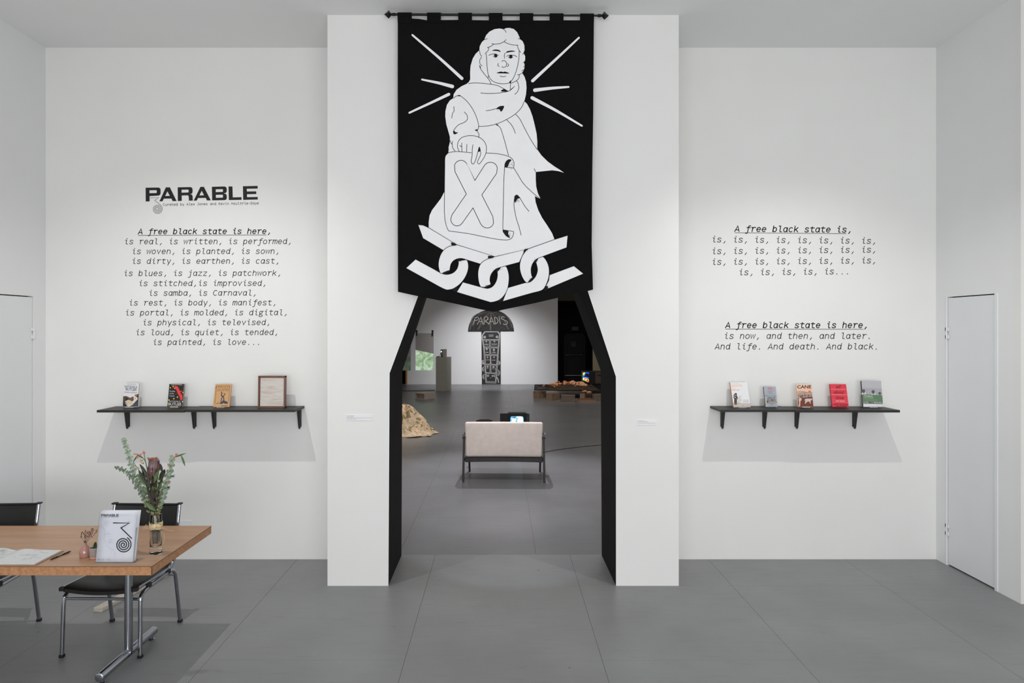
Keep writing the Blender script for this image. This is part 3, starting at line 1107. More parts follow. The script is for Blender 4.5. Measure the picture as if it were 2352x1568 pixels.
X = [(905, 1625)] + [(835, 1480)] + _arc(780, 1510, 62, -65, 20, 160, 7) + [(725, 1545), (828, 1748), (700, 1933)] + \
    _arc(745, 1975, 57, -60, 150, 320, 8) + [(888, 1873), (958, 2018)] + _arc(1015, 1998, 58, -55, 215, 375, 8) + [(1065, 1945), (967, 1755), (1100, 1560)] + \
    _arc(1045, 1518, 62, -58, -20, 150, 8)
fig.stroke(X, 5.5, LINE, closed=True, cap=False)
B = lambda pts: fig.poly(pts, LINE, smooth=3, layer=False)
for pts in (
        [(1058, 458), (1090, 447), (1125, 453), (1137, 468), (1105, 461)], [(1183, 476), (1200, 460), (1240, 454), (1268, 462), (1225, 467)],
        [(1100, 660), (1138, 645), (1158, 650), (1176, 645), (1216, 661), (1160, 662)],
        [(1095, 980), (1125, 958), (1150, 953), (1168, 956), (1158, 985), (1140, 1006), (1125, 985)],
        [(711, 1190), (722, 1180), (730, 1192), (752, 1196), (735, 1208), (718, 1209)], [(1138, 822), (1165, 802), (1202, 821), (1170, 826)], [(1212, 745), (1228, 722), (1227, 748)],
        [(1225, 805), (1250, 785), (1240, 800)], [(745, 866), (765, 856), (778, 868)], [(932, 1365), (944, 1325), (952, 1362)], [(905, 1172), (925, 1165), (928, 1178)],
        [(945, 592), (958, 605), (955, 622)], [(1090, 1118), (1115, 1122), (1108, 1132)],
        [(1172, 1500), (1178, 1462), (1205, 1435), (1235, 1440), (1215, 1465), (1200, 1503)], [(1157, 2070), (1205, 2076), (1205, 2105), (1218, 2138), (1180, 2120)],
        [(1260, 1790), (1262, 1765), (1285, 1752), (1312, 1782), (1290, 1790), (1265, 1825)]):
    B(pts)
fig.circle(1092, 500, 15, LINE, layer=False)
fig.circle(1228, 508, 15, LINE, layer=False)
rr = random.Random(8)
for (cx, cy, sx, sy, n) in ((1230, 1475, 18, 28, 26), (1215, 2110, 14, 22, 16), (1290, 1805, 22, 25, 26), (1155, 818, 20, 8, 8), (1130, 990, 18, 10, 8)):
    for _ in range(n):
        fig.circle(cx + rr.gauss(0, sx * .6), cy + rr.gauss(0, sy * .6), 2.2, LINE, n=6, layer=False)
drape(fig.build('printed_figure', bn))

# chain links
ch = Art(fb, y0=-.0028, dy=.0005)
d = lambda pts: [(x, y + D) for x, y in pts]


def link(pts, sm=3):
    ch.poly(d(pts), WHITE, smooth=0)
    ch.layer()
    ch.stroke(d(pts), 5, LINE, closed=True, cap=False)


Cc = lambda pts, n=4: [(p.x, p.y) for p in crom(pts, n)]
link([(393, 690), (440, 695), (490, 718), (745, 872), (700, 882)] + Cc([(700, 882), (660, 897), (625, 924)]) + [(437, 812)])
link([(1575, 1143), (1795, 1062), (1882, 1132), (1560, 1267), (1545, 1240), (1570, 1190)])
link([(283, 1080), (370, 1000)] + Cc([(370, 1000), (530, 1087), (600, 1125), (650, 1138), (705, 1125), (742, 1090), (757, 1045), (756, 1018)]) + Cc([(800, 1010), (833, 1010), (846, 1050), (843, 1100), (820, 1160), (780, 1215), (725, 1258), (675, 1275), (620, 1265), (450, 1172)]))
link(Cc([(745, 872), (690, 880), (640, 905), (605, 945), (583, 1000), (577, 1060), (590, 1118), (600, 1128)]) + Cc([(640, 1132), (675, 1112), (681, 1085), (690, 1045), (715, 1013), (752, 997), (790, 995), (850, 1013), (955, 1045)]) + [(1020, 1000), (1085, 978)])
link(Cc([(797, 1207), (980, 1257), (1030, 1262), (1070, 1240), (1098, 1195), (1108, 1145), (1105, 1095)]) + Cc([(1140, 1068), (1180, 1063), (1200, 1095), (1212, 1160), (1205, 1240), (1185, 1300), (1135, 1360), (1060, 1387), (1000, 1375), (741, 1297)]))
link(Cc([(1085, 978), (1010, 1003), (960, 1040), (938, 1090), (933, 1150), (942, 1215), (957, 1250)]) + Cc([(1010, 1256), (1046, 1228), (1040, 1190), (1050, 1140), (1085, 1095), (1140, 1072), (1305, 1028)]) + [(1345, 940), (1392, 906)])
link(Cc([(1202, 1257), (1360, 1212), (1400, 1206), (1445, 1165), (1468, 1105), (1460, 1050), (1443, 1010)]) + Cc([(1480, 985), (1515, 978), (1545, 1010), (1568, 1065), (1573, 1130), (1560, 1195), (1530, 1258), (1495, 1285), (1400, 1310), (1155, 1380)]))
link([(1740, 788), (1730, 898)] + Cc([(1730, 898), (1520, 975), (1460, 1000), (1425, 1040), (1410, 1090), (1415, 1145), (1430, 1175)]) + Cc([(1405, 1203), (1367, 1210), (1335, 1170), (1312, 1105), (1310, 1040), (1330, 975), (1365, 925), (1392, 906), (1620, 825)]))
ch.layer()
for pts in ([(695, 850), (745, 873), (700, 880)], [(1028, 970), (1083, 980), (1030, 997)], [(1350, 915), (1390, 907), (1345, 940)], [(752, 1000), (800, 1008), (755, 1022)],
            [(610, 1128), (640, 1112), (680, 1100), (645, 1135)], [(700, 1275), (750, 1250), (740, 1296)], [(1110, 1382), (1165, 1335), (1150, 1382)], [(980, 1256), (1015, 1240), (1045, 1228), (1010, 1258)],
            [(1092, 1088), (1140, 1072), (1108, 1112)], [(1385, 1200), (1425, 1160), (1432, 1172), (1400, 1206)], [(1440, 1012), (1475, 995), (1448, 1038)], [(1520, 1282), (1555, 1240), (1560, 1268)]):
    ch.poly(d(pts), LINE, smooth=3, layer=False)
    cx, cy = sum(p[0] for p in pts) / len(pts), sum(p[1] for p in pts) / len(pts)
    for _ in range(14):
        ch.circle(cx + rr.gauss(0, 14), cy + D + rr.gauss(0, 12), 2.0, LINE, n=6, layer=False)
drape(ch.build('printed_chain', bn))

# rod
ROD = mat('black_rod_metal', (34, 33, 34), rough=.35, metal=.5, spec=.5)
xa, xb = (903 - VX) * KB, (1378 - VX) * KB
za = BZ + RZ
rd = thing('curtain_rod', 'thin black metal rod with diamond finials holding the banner', 'rod', (BX, YF, za))
zr = lambda x: rodz(x) - RZ
o1, o2, o3 = xa - BX, (1150 - VX) * KB - BX, xb - BX
MB().tube([(o1, 0, zr(o1)), (o2, 0, zr(o2))], .0095, 16).tube([(o2 - .02, 0, zr(o2)), (o2 + .012, 0, zr(o2))], .0115, 16).tube([(o2, 0, zr(o2)), (o3, 0, zr(o3))], .0075, 16).build('pole', ROD, rd, smooth=True)
for s, x in ((-1, o1), (1, o3)):
    mb = MB()
    M = Matrix.Translation((x, 0, zr(x))) @ Matrix.Rotation(s * PI / 2, 4, 'Y')
    mb.lathe([(.0, -.02), (.011, -.02), (.013, 0), (.010, .006), (.012, .012), (.0, .012)], 16, M)
    t = bmesh.new()
    vs = [t.verts.new(p) for p in ((0, 0, .008), (.034, 0, .036), (0, .034, .036), (-.034, 0, .036), (0, -.034, .036), (0, 0, .072))]
    for f in ((0, 2, 1), (0, 3, 2), (0, 4, 3), (0, 1, 4), (5, 1, 2), (5, 2, 3), (5, 3, 4), (5, 4, 1)):
        t.faces.new([vs[i] for i in f])
    bmesh.ops.recalc_face_normals(t, faces=t.faces)
    mb._add(t, M)
    mb.build('finial', ROD, rd)
    mb = MB()
    xi = x - s * .06
    mb.tube([(xi, 0, zr(xi) - .014), (xi, .05, zr(xi) - .016), (xi, .1, zr(xi) - .016)], .006, 8)
    mb.box(xi - .012, xi + .012, .094, .0995, zr(xi) - .045, zr(xi) + .015)
    mb.build('bracket', ROD, rd)

# ================================================================== shelves
BLK = mat('black_shelf_paint', (38, 37, 36), rough=.5, spec=.5, var=.05, scale=12, bump=.05)
TIP = mat('worn_metal_tip', (130, 105, 90), rough=.4, metal=.7)
ZS = 1.403


def shelf(label, xs, ends, brackets):
    t = thing('wall_shelf', label, 'shelf', ((xs[0] + xs[-1]) / 2, YB, ZS))
    ox = (xs[0] + xs[-1]) / 2
    for i in range(len(xs) - 1):
        dz = -.003 * (i == ends)
        MB().box(xs[i] - ox + .001, xs[i + 1] - ox - .001, -.298 - (.004 if i == ends else 0), -.001, -.021 + dz, dz, bev=.0015).build('shelf_board', BLK, t)
    for px in brackets:
        x = (px - VX) * 6.20 / F - ox
        b = MB().bar((x, -.034, -.024), (x, -.024, -.200), .036, .040, (.016, .018), bev=.003).box(x - .012, x + .012, -.006, -.0005, -.19, -.024).build('shelf_bracket', BLK, t)
        MB().lathe([(0, -.207), (.007, -.207), (.008, -.200), (.0, -.199)], 10, Matrix.Translation((x, -.024, 0))).build('bracket_tip', TIP, b)
    return t


shelf('black wall shelf on the left wall holding three books and a framed piece', (-3.52, (430 - VX) * 6.0 / F, -1.794), 0, (289, 443, 489, 686))
shelf('black wall shelf on the right wall holding five books', (1.915, (1820 - VX) * 6.0 / F, 3.480), 1, (1661.5, 1758.5, 1833, 1966.5))

# ================================================================== books
C_ = lambda n, c, **k: mat(n, c, rough=.45, spec=.4, var=.02, scale=40, **k)
PAGES = mat('book_page_edges', (222, 208, 192), rough=.85, var=.06, scale=180, stretch=(1, 6, 1))
PAGEW = mat('white_page_edges', (214, 211, 206), rough=.85, var=.06, scale=180, stretch=(1, 6, 1))
ACR = mat('clear_acrylic', (240, 242, 244), rough=.08, trans=.72, ior=1.2, spec=.4, var=0)


def fit(bl, br, tl, w, h):
    """affine map from the traced frame to cover metres (origin = bottom left of the cover)"""
    ax, ay = br[0] - bl[0], br[1] - bl[1]
    bx, by = tl[0] - bl[0], tl[1] - bl[1]
    det = ax * by - ay * bx

    def fn(x, y):
        dx, dy = x - bl[0], y - bl[1]
        u = (dx * by - dy * bx) / det
        v = (ax * dy - ay * dx) / det
        return u * w, v * h
    return fn


def book(label, px, w, h, th, lean, cover, spine, pages, Y0=6.10, z0=.008, yaw=0):
    X = (px - VX) * Y0 / F
    t = thing('book', label, 'book', (X, Y0, ZS + z0), (R(-lean), 0, R(yaw)))
    c = .0012
    MB().box(0, w, 0, c, 0, h).build('front_cover', cover, t)
    MB().box(0, w, th - c, th, 0, h).build('back_cover', cover, t)
    MB().box(-.0012, .0004, 0, th, 0, h, bev=.0005).build('spine', spine, t)
    MB().box(.0008, w - .003, c + .0002, th - c - .0002, .002, h - .002).build('page_block', pages, t)
    return t, w, h


def stand(label, px, w, lean, kind, m, Y0=6.10):
    X = (px - VX) * Y0 / F
    t = thing('book_stand', label, 'book stand', (X + w / 2, Y0, ZS))
    k = math.tan(R(lean))
    y1 = .026 if kind != 'wire' else .03
    if kind == 'acrylic':
        mb = MB()
        mb.box(-.035, .035, -.012, .06, .001, .004, bev=.0005)
        mb.build('base_plate', m, t)
        MB().box(-.035, .035, -.014, -.011, .001, .014, bev=.0005).build('front_lip', m, t)
        MB().bar((0, y1 + .004, .004), (0, y1 + .004 + .09 * k, .09), .05, .003).build('back_rest', m, t)
    else:
        for s in (-1, 1):
            mb = MB()
            x = s * w * .30
            mb.tube([(x, -.014, .016), (x, -.014, .0035), (x, .05, .0035), (x, .075, .0035)], .0017, 8)
            mb.tube([(x, y1, .0035), (x, y1 + .11 * k, .11)], .0017, 8)
            mb.tube([(x, y1 + .11 * k, .105), (x, .088, .0035), (x, .05, .0035)], .0017, 8)
            mb.build('wire_leg', m, t)
        MB().tube([(-w * .30, -.014, .0155), (w * .30, -.014, .0155)], .0017, 8).build('front_wire', m, t)
        MB().tube([(-w * .30, y1 + .10 * k, .10), (w * .30, y1 + .10 * k, .10)], .0017, 8).build('cross_wire', m, t)
    return t


CRM = C_('cream_paper', (226, 218, 205))
# -- left shelf, first book
t, w, h = book('white covered novel with an open book photo, leftmost on the left shelf', 281.8, .133, .212, .026, 6, C_('cover_white', (224, 226, 229)), C_('cover_white', 0), PAGES)
a = Art(fit((205, 1330), (800, 1300), (258, 385), w, h), dy=.00025)
dk, br_, sk = C_('cover_dark_blue', (42, 45, 54)), C_('cover_brown', (120, 84, 72)), C_('cover_skin', (158, 118, 102))
a.poly([(232, 905), (300, 895), (395, 905), (470, 960), (600, 935), (700, 850), (840, 775), (815, 1285), (210, 1322)], dk)
a.poly([(232, 912), (300, 895), (385, 900), (470, 945), (520, 950), (620, 900), (650, 960), (620, 1030), (560, 1060), (480, 1030), (380, 960), (300, 930)], br_, smooth=2)
a.poly([(225, 930), (320, 940), (330, 1040), (260, 1120), (215, 1200)], C_('cover_olive', (84, 74, 52)))
a.poly([(290, 1110), (430, 1035), (540, 1060), (640, 1180), (430, 1270)], C_('cover_page', (214, 200, 172)))
a.poly([(640, 880), (700, 870), (800, 930), (810, 1000), (700, 1120), (640, 1190), (560, 1110), (650, 1030)], C_('cover_page_light', (222, 214, 198)))
a.poly([(700, 930), (725, 940), (722, 1000), (700, 985)], C_('cover_shade', (160, 155, 150)))
a.poly([(275, 1150), (430, 1262), (620, 1195), (640, 1210), (480, 1300), (420, 1310)], CRM)
a.poly([(700, 820), (790, 800), (800, 860), (740, 880)], sk, smooth=2)
a.poly([(640, 1220), (740, 1130), (800, 1060), (810, 1280), (560, 1298)], C_('cover_slate', (72, 80, 94)))
gt = C_('cover_grey_type', (112, 112, 118))
a.text('OCTAVIA E.', 283, 562, 88, gt, width=515, bold=.01)
a.text('BUTLER', 330, 668, 100, gt, width=440, bold=.01)
a.text('Parable of the Sower', 280, 760, 52, C_('cover_magenta', (178, 96, 150)), width=520, shear=.3)
a.stroke([(380, 400), (760, 395)], 10, C_('cover_pale_type', (185, 186, 192)), cap=False)
a.stroke([(410, 435), (720, 430)], 10, C_('cover_pale_type', 0), cap=False)
a.build('cover_print', t)
stand('clear stand under the white novel at the left end of the left shelf', 281.8, w, 6, 'acrylic', ACR)

# -- second
t, w, h = book('black covered novel with a red bird and yellow dots, second on the left shelf', 384.5, .132, .205, .022, 10.5, C_('cover_black', (36, 35, 38)), C_('cover_black', 0), PAGES)
a = Art(fit((165, 1280), (755, 1275), (248, 380), w, h), dy=.00025)
red = C_('cover_red', (226, 66, 64))
a.poly([(450, 452), (545, 455), (595, 510), (640, 580), (655, 645), (740, 640), (757, 665), (700, 685), (690, 735), (745, 790), (768, 880), (765, 960), (740, 1010), (712, 1028), (675, 975), (662, 900), (640, 850), (590, 770), (555, 700), (540, 640), (505, 580), (455, 540), (470, 500)], red, smooth=3)
a.poly([(440, 790), (570, 735), (570, 765), (470, 800)], C_('cover_maroon', (104, 44, 42)))
yel, org = C_('cover_yellow', (246, 205, 62)), C_('cover_orange', (240, 150, 62))
a.layer()
for cx, cy, m in ((400, 478, yel), (286, 530, org), (460, 552, org), (784, 712, org), (570, 893, yel), (423, 957, yel), (228, 1012, yel), (775, 1072, CRM)):
    a.circle(cx, cy, 27, m, layer=False, n=12)
wt = C_('cover_white_type', (214, 212, 210))
for i, s in enumerate(('Parable', 'of the', 'Talents')):
    a.text(s, 262 - 10 * i, 690 + 92 * i, 56, wt, width=(215, 175, 205)[i])
a.text('OCTAVIA E.', 232, 1095, 62, wt, width=470)
a.text('BUTLER', 205, 1215, 100, wt, width=530, bold=.012)
a.stroke([(205, 1255), (510, 1245)], 14, C_('cover_gold_type', (196, 168, 60)), cap=False)
a.stroke([(530, 1243), (715, 1238)], 14, C_('cover_gold_type', 0), cap=False)
a.stroke([(320, 418), (755, 395)], 12, wt, cap=False)
a.stroke([(610, 440), (800, 430)], 10, C_('cover_orange_type', (190, 110, 60)), cap=False)
a.build('cover_print', t)
stand('clear stand under the black covered novel on the left shelf', 384.5, w, 10.5, 'acrylic', ACR)

# -- third
t, w, h = book('tan paperback with brown lettering and a blue ink figure, third on the left shelf', 489.5, .144, .205, .016, 14.6, C_('cover_tan', (206, 160, 112)), C_('cover_tan', 0), PAGEW)
a = Art(fit((165, 1280), (820, 1290), (265, 385), w, h), dy=.00025)
bt = C_('cover_brown_type', (122, 84, 58))
a.text('MAROON', 305, 535, 108, bt, width=545)
a.text('SOCIETIES', 330, 662, 98, bt, width=475)
a.stroke([(290, 500), (275, 780), (238, 1165)], 15, bt, cap=False)
a.stroke([(850, 460), (820, 780), (785, 1095)], 15, bt, cap=False)
a.stroke([(255, 525), (315, 525)], 26, bt, cap=False)
ik = C_('cover_ink_blue', (64, 72, 84))
a.layer()
for pts, wd in (([(505, 705), (520, 770), (500, 840), (565, 870)], 38), ([(655, 770), (620, 830), (570, 880)], 30), ([(555, 745), (640, 745)], 12),
                ([(560, 870), (520, 950), (500, 1010), (485, 1080), (530, 1110)], 34), ([(570, 880), (600, 930), (600, 1020), (560, 1060)], 36), ([(300, 1160), (400, 1132), (480, 1140)], 16)):
    a.stroke(pts, wd, ik, smooth=3)
a.poly([(440, 1160), (480, 1110), (560, 1055), (640, 1045), (720, 1080), (768, 1135), (740, 1165), (640, 1160), (590, 1130), (540, 1165)], ik, smooth=3)
a.poly([(545, 900), (575, 905), (572, 990), (548, 960)], C_('cover_grey_blue', (150, 150, 160)))
a.stroke([(490, 1243), (760, 1250)], 22, bt, cap=False)
a.build('cover_print', t)
stand('clear stand under the tan paperback on the left shelf', 489.5, w, 14.6, 'acrylic', ACR)

# -- framed weaving
WALN = mat('walnut_frame_wood', (112, 76, 62), rough=.5, var=.18, scale=14, stretch=(1, 1, .15))
X = (592 - VX) * 6.07 / F
t = thing('framed_textile', 'brown wooden frame with a pale woven panel at the right end of the left shelf', 'frame', (X, 6.07, ZS), (R(-2), 0, 0))
w, h = .243, .287
for args in ((0, .0135, 0, h), (w - .0135, w, 0, h), (0, w, 0, .0135), (0, w, h - .0135, h)):
    MB().box(args[0], args[1], 0, .035, args[2], args[3], bev=.001).build('frame_rail', WALN, t)
WV = ramp_mat('woven_paper', [(.3, (196, 182, 172)), (.5, (212, 205, 200)), (.7, (200, 190, 176))], 16, rough=.9, stretch=(.35, 1, 2.2), bump=.8, distort=.6)
MB().box(.0165, w - .0165, .010, .020, .0165, h - .0165, bev=.0005).build('woven_panel', WV, t)
MB().box(.003, w - .003, .028, .032, .003, h - .003).build('backing_board', WALN, t)

# -- right shelf
t, w, h = book('white covered book with an orange spine, leftmost on the right shelf', 1685, .152, .234, .020, 23, C_('cover_white_b', (226, 226, 228)), C_('spine_orange', (214, 126, 72)), PAGEW, Y0=6.09)
a = Art(fit((435, 1270), (1105, 1255), (290, 240), w, h), dy=.00025)
oty = C_('cover_peach_type', (240, 168, 120))
a.text('KELLIE JONES', 335, 312, 34, C_('cover_pale_type', 0), width=295)
a.text('SOUTH', 345, 415, 72, oty, width=405, bold=.01)
a.text('OF', 360, 495, 50, C_('cover_pale_peach', (236, 205, 185)), width=155)
a.text('PICO', 370, 600, 70, oty, width=290, bold=.01)
a.poly([(418, 1110), (1090, 1100), (1105, 1250), (437, 1262)], C_('cover_sand', (196, 184, 174)))
fg = C_('cover_charcoal', (68, 66, 64))
a.poly([(480, 705), (540, 698), (562, 750), (540, 800), (500, 770), (450, 830), (415, 825), (450, 760)], fg, smooth=3)
a.poly([(440, 850), (500, 800), (555, 790), (590, 880), (620, 985), (590, 960), (560, 890), (565, 1180), (540, 1185), (525, 1100), (510, 1190), (480, 1185), (455, 1100), (455, 930), (425, 880)], fg)
a.poly([(475, 860), (500, 850), (510, 900), (485, 905)], C_('cover_white_b', 0))
a.poly([(600, 850), (740, 790), (700, 900), (760, 960), (690, 1090), (600, 1100), (600, 990)], C_('cover_shadow_print', (208, 204, 200)), smooth=2)
for y in (970, 1018, 1055):
    a.stroke([(800, y), (1035, y)], 12, C_('cover_pale_type', 0), cap=False)
a.stroke([(600, 1115), (640, 1110)], 16, fg, cap=False)
a.stroke([(780, 1210), (820, 1208)], 22, C_('cover_taupe', (130, 118, 108)), cap=False)
a.build('cover_print', t)
stand('clear stand under the tall white book on the right shelf', 1685, w, 23, 'acrylic', ACR, Y0=6.09)

t, w, h = book('small silver grey paperback with orange stripes, second on the right shelf', 1758.8, .107, .183, .018, 15, C_('cover_silver', (166, 172, 180)), C_('spine_grey', (112, 112, 112)), PAGEW)
a = Art(fit((315, 1050), (775, 1045), (235, 285), w, h), dy=.00025)
for y0, x0, x1 in ((635, 283, 727), (858, 330, 758)):
    a.stroke([(x0, y0 - 8), (x1, y0 - 8)], 17, C_('cover_orange_stripe', (238, 150, 80)), cap=False)
    a.stroke([(x0, y0 + 9), (x1, y0 + 9)], 15, C_('cover_gold_stripe', (204, 180, 96)), cap=False)
a.text('AWARD', 400, 340, 30, C_('cover_pink_type', (204, 96, 120)), width=150, bold=.02)
for y, x0, x1 in ((352, 370, 590), (385, 415, 555)):
    a.stroke([(x0, y), (x1, y)], 16, C_('cover_pink_type', 0), cap=False)
gg = C_('cover_mid_grey', (128, 134, 142))
for y, x0, x1 in ((435, 390, 590), (470, 370, 620), (500, 410, 570), (530, 420, 560), (562, 350, 660)):
    a.stroke([(x0, y), (x1, y)], 13, gg, cap=False)
bk_ = C_('cover_deep_brown', (70, 54, 44))
a.text('SONG OF', 370, 745, 76, bk_, width=320, shear=.35, bold=.02)
a.text('SOLOMON', 352, 832, 82, bk_, width=350, shear=.35, bold=.02)
a.circle(385, 862, 26, bk_, ry=36)
a.circle(345, 862, 24, C_('cover_orange_stripe', 0), ry=28)
a.text('TONI MORRISON', 385, 932, 34, C_('cover_green_grey', (104, 116, 104)), width=300, bold=.01)
a.stroke([(500, 965), (610, 968)], 18, gg, cap=False)
a.build('cover_print', t)
stand('pale metal wire stand holding the small silver grey paperback', 1758.8, w, 15, 'wire', mat('pale_wire', (190, 182, 172), rough=.3, metal=.8))

t, w, h = book('peach and brown illustrated paperback of a field and horse, third on the right shelf', 1832.9, .136, .199, .012, 9, C_('cover_peach', (240, 202, 178)), C_('cover_peach', 0), PAGEW)
a = Art(fit((1560, 1050), (2145, 1060), (1500, 205), w, h), dy=.00025)
brn, rust = C_('cover_chocolate', (96, 62, 50)), C_('cover_rust', (122, 62, 42))
a.text('CANE', 1525, 352, 120, brn, width=545, bold=.035)
a.text('JEAN TOOMER', 1545, 420, 46, C_('cover_peach_brown', (216, 170, 145)), width=515)
a.poly([(1515, 485), (1650, 458), (1780, 470), (1900, 510), (1700, 540), (1530, 570)], C_('cover_light_clay', (214, 168, 142)))
a.stroke([(1515, 480), (1650, 457), (1780, 470), (1900, 505)], 10, brn, smooth=3, cap=False)
a.poly([(1530, 572), (1700, 520), (1850, 505), (2100, 510), (2112, 690), (1545, 710)], C_('cover_mauve_grey', (178, 162, 156)))
a.stroke([(1530, 570), (1700, 520), (1850, 503), (2100, 508)], 9, brn, smooth=3, cap=False)
a.poly([(1940, 502)] + _arc(2000, 500, 62, -62, 0, 180, 8)[::-1] + [(2062, 502)], C_('cover_sun_orange', (244, 122, 54)))
for y in (605, 630, 658):
    a.stroke([(1550, y + 4), (2105, y - 2)], 9, brn, cap=False)
for x in (1725, 1960):
    a.stroke([(x, 590), (x + 4, 690)], 22, brn, cap=False)
a.stroke([(1820, 560), (1828, 650)], 34, C_('cover_red_figure', (208, 76, 50)))
a.poly([(1545, 712), (1800, 700), (2112, 672), (2150, 1052), (1560, 1045)], rust)
wh = C_('cover_horse_white', (204, 194, 188))
a.poly([(1830, 760), (1930, 740), (2030, 750), (2090, 735), (2090, 800), (2040, 830), (2045, 930), (2020, 930), (1990, 860), (1900, 870), (1850, 935), (1820, 920), (1835, 850), (1815, 800)], wh, smooth=2)
a.poly([(1600, 720), (1660, 690), (1700, 800), (1650, 830), (1640, 1000), (1600, 1045), (1580, 1040), (1600, 900), (1575, 780)], wh, smooth=2)
a.circle(1665, 672, 34, brn)
a.poly([(1545, 940), (1570, 945), (1580, 1000), (1550, 1000)], C_('cover_sun_orange', 0))
a.build('cover_print', t)
stand('clear stand under the peach and brown paperback', 1832.9, w, 9, 'acrylic', ACR)

t, w, h = book('bright red book with black slanted title, fourth on the right shelf', 1912.3, .145, .205, .018, 13.7, C_('cover_bright_red', (222, 62, 78)), C_('spine_dark_red', (176, 50, 60)), PAGEW)
a = Art(fit((350, 1150), (935, 1140), (255, 335), w, h), dy=.00025)
drk, pk = C_('cover_dark_type', (92, 34, 38)), C_('cover_pink_rule', (238, 142, 148))
a.text('all', 468, 478, 118, drk, width=185, shear=.28, bold=.01)
a.text('about', 390, 670, 116, drk, width=385, shear=.28, bold=.01)
a.text('love', 470, 866, 112, drk, width=285, shear=.28, bold=.01)
for y, x0, x1, wd in ((514, 285, 842, 16), (708, 300, 872, 18), (903, 335, 900, 7), (983, 345, 912, 10)):
    a.stroke([(x0, y), (x1, y)], wd, pk, cap=False)
a.text('NEW VISIONS', 470, 958, 34, C_('cover_pale_pink_type', (246, 200, 200)), width=315, bold=.02)
a.text('bell hooks', 400, 1092, 84, drk, width=490)
a.build('cover_print', t)
stand('black wire stand holding the bright red book', 1912.3, w, 13.7, 'wire', mat('black_wire', (26, 26, 26), rough=.4))

t, w, h = book('large grey book with a green band, rightmost on the right shelf', 1982.8, .175, .232, .022, 7, C_('cover_pale_grey', (186, 185, 191)), C_('spine_olive_grey', (92, 90, 86)), PAGEW)
a = Art(fit((1455, 1140), (2160, 1105), (1395, 215), w, h), dy=.00025)
a.poly([(1412, 460), (2118, 455), (2140, 700), (1432, 705)], C_('cover_mid_pale_grey', (172, 171, 176)))
hd, sh = C_('cover_photo_dark', (92, 90, 92)), C_('cover_photo_white', (206, 205, 208))
for cx, cy, rx, ry in ((1465, 570, 60, 60), (1810, 585, 58, 60), (2045, 625, 55, 42)):
    a.circle(cx, cy, rx, hd, ry=ry, n=16)
    a.poly([(cx - 90, 700), (cx - 40, cy + 50), (cx, cy + 80), (cx + 60, cy + 30), (min(2138, cx + 110), 700)], sh)
    a.poly([(cx - 20, cy + 20), (cx + 35, cy + 10), (cx + 30, cy + 70), (cx, cy + 95)], hd, smooth=2)
a.poly([(1432, 695), (2135, 690), (2155, 930), (1445, 945)], C_('cover_green', (98, 132, 96)))
a.text('Freedom', 1488, 770, 58, C_('cover_white_type', 0), width=300, bold=.015)
a.text('by a Thread', 1488, 828, 42, C_('cover_white_type', 0), width=310)
for y in (870, 912):
    a.stroke([(1490, y), (1960, y - 4)], 11, C_('cover_green_print', (140, 164, 138)), cap=False)
a.poly([(1445, 945), (2152, 930), (2156, 1010), (1450, 1030)], C_('cover_photo_grey', (128, 126, 128)))
rr = random.Random(2)
a.layer()
for k in range(26):
    x = 1470 + 26 * k
    a.stroke([(x, 955 + rr.uniform(-8, 20)), (x + rr.uniform(15, 40), 985 + rr.uniform(-20, 20))], rr.uniform(10, 20), rr.choice((sh, hd)))
a.poly([(1450, 1028), (2157, 1010), (2162, 1105), (1455, 1140)], C_('cover_white_b', 0))
a.build('cover_print', t)
stand('clear stand under the large grey and green book', 1982.8, w, 7, 'acrylic', ACR)

# ================================================================== table
ZT = .737
WOOD = mat('table_laminate', (172, 134, 104), rough=.38, spec=.5, var=.11, scale=6, stretch=(.35, 3, 1), bump=.02)
EDGE = mat('table_edge_band', (182, 132, 93), rough=.5, spec=.4, var=.20, scale=55)
SEAMK = mat('laminate_seam', (74, 58, 48), rough=.7)
CHR = mat('chrome', (168, 171, 178), rough=.13, metal=1.0, var=.02)
tb = thing('table', 'tan laminate table with chrome T legs at the lower left', 'table', (-2.93, 4.343, 0))
MB().box(-.92, .917, -.405, .405, ZT - .053, ZT - .0012).build('tabletop_core', EDGE, tb)
MB().box(-.9215, .9185, -.4065, .4065, ZT - .0012, ZT).build('laminate_top', WOOD, tb)
MB().box(.9150, .9186, -.4066, -.4035, ZT - .053, ZT - .0012).build('corner_seam', SEAMK, tb)
MB().box(-.9218, .9188, -.4068, .4068, ZT - .0038, ZT - .0010).build('edge_seam', SEAMK, tb)
for sx in (.563, -.60):
    MB().tube([(sx, 0, .062), (sx, 0, ZT - .058)], .0245, 24).build('leg_column', CHR, tb, smooth=True)
    MB().tube([(sx, -.318, .050), (sx, .318, .050)], .027, 24).ball((sx, -.318, .05), .0268, (1, .25, 1), 3).ball((sx, .318, .05), .0268, (1, .25, 1), 3).build('foot_bar', CHR, tb, smooth=True)
    for y in (-.285, .285):
        MB().lathe([(0, 0), (.019, 0), (.021, .006), (.010, .012), (.010, .024), (0, .024)], 16, Matrix.Translation((sx, y, 0))).build('leg_glide', CHR, tb, smooth=True)
    MB().box(sx - .05, sx + .05, -.12, .12, ZT - .062, ZT - .053, bev=.002).build('mounting_plate', mat('dark_steel_plate', (50, 50, 52), rough=.5, metal=.6), tb)

# ---- chairs
VINYL = mat('black_vinyl_upholstery', (27, 26, 26), rough=.42, spec=.5, var=.10, scale=12, bump=.1, bscale=160)
DKCH = mat('shaded_chrome', (190, 192, 196), rough=.18, metal=1.0)
CAPB = mat('black_plastic_cap', (24, 24, 24), rough=.5)


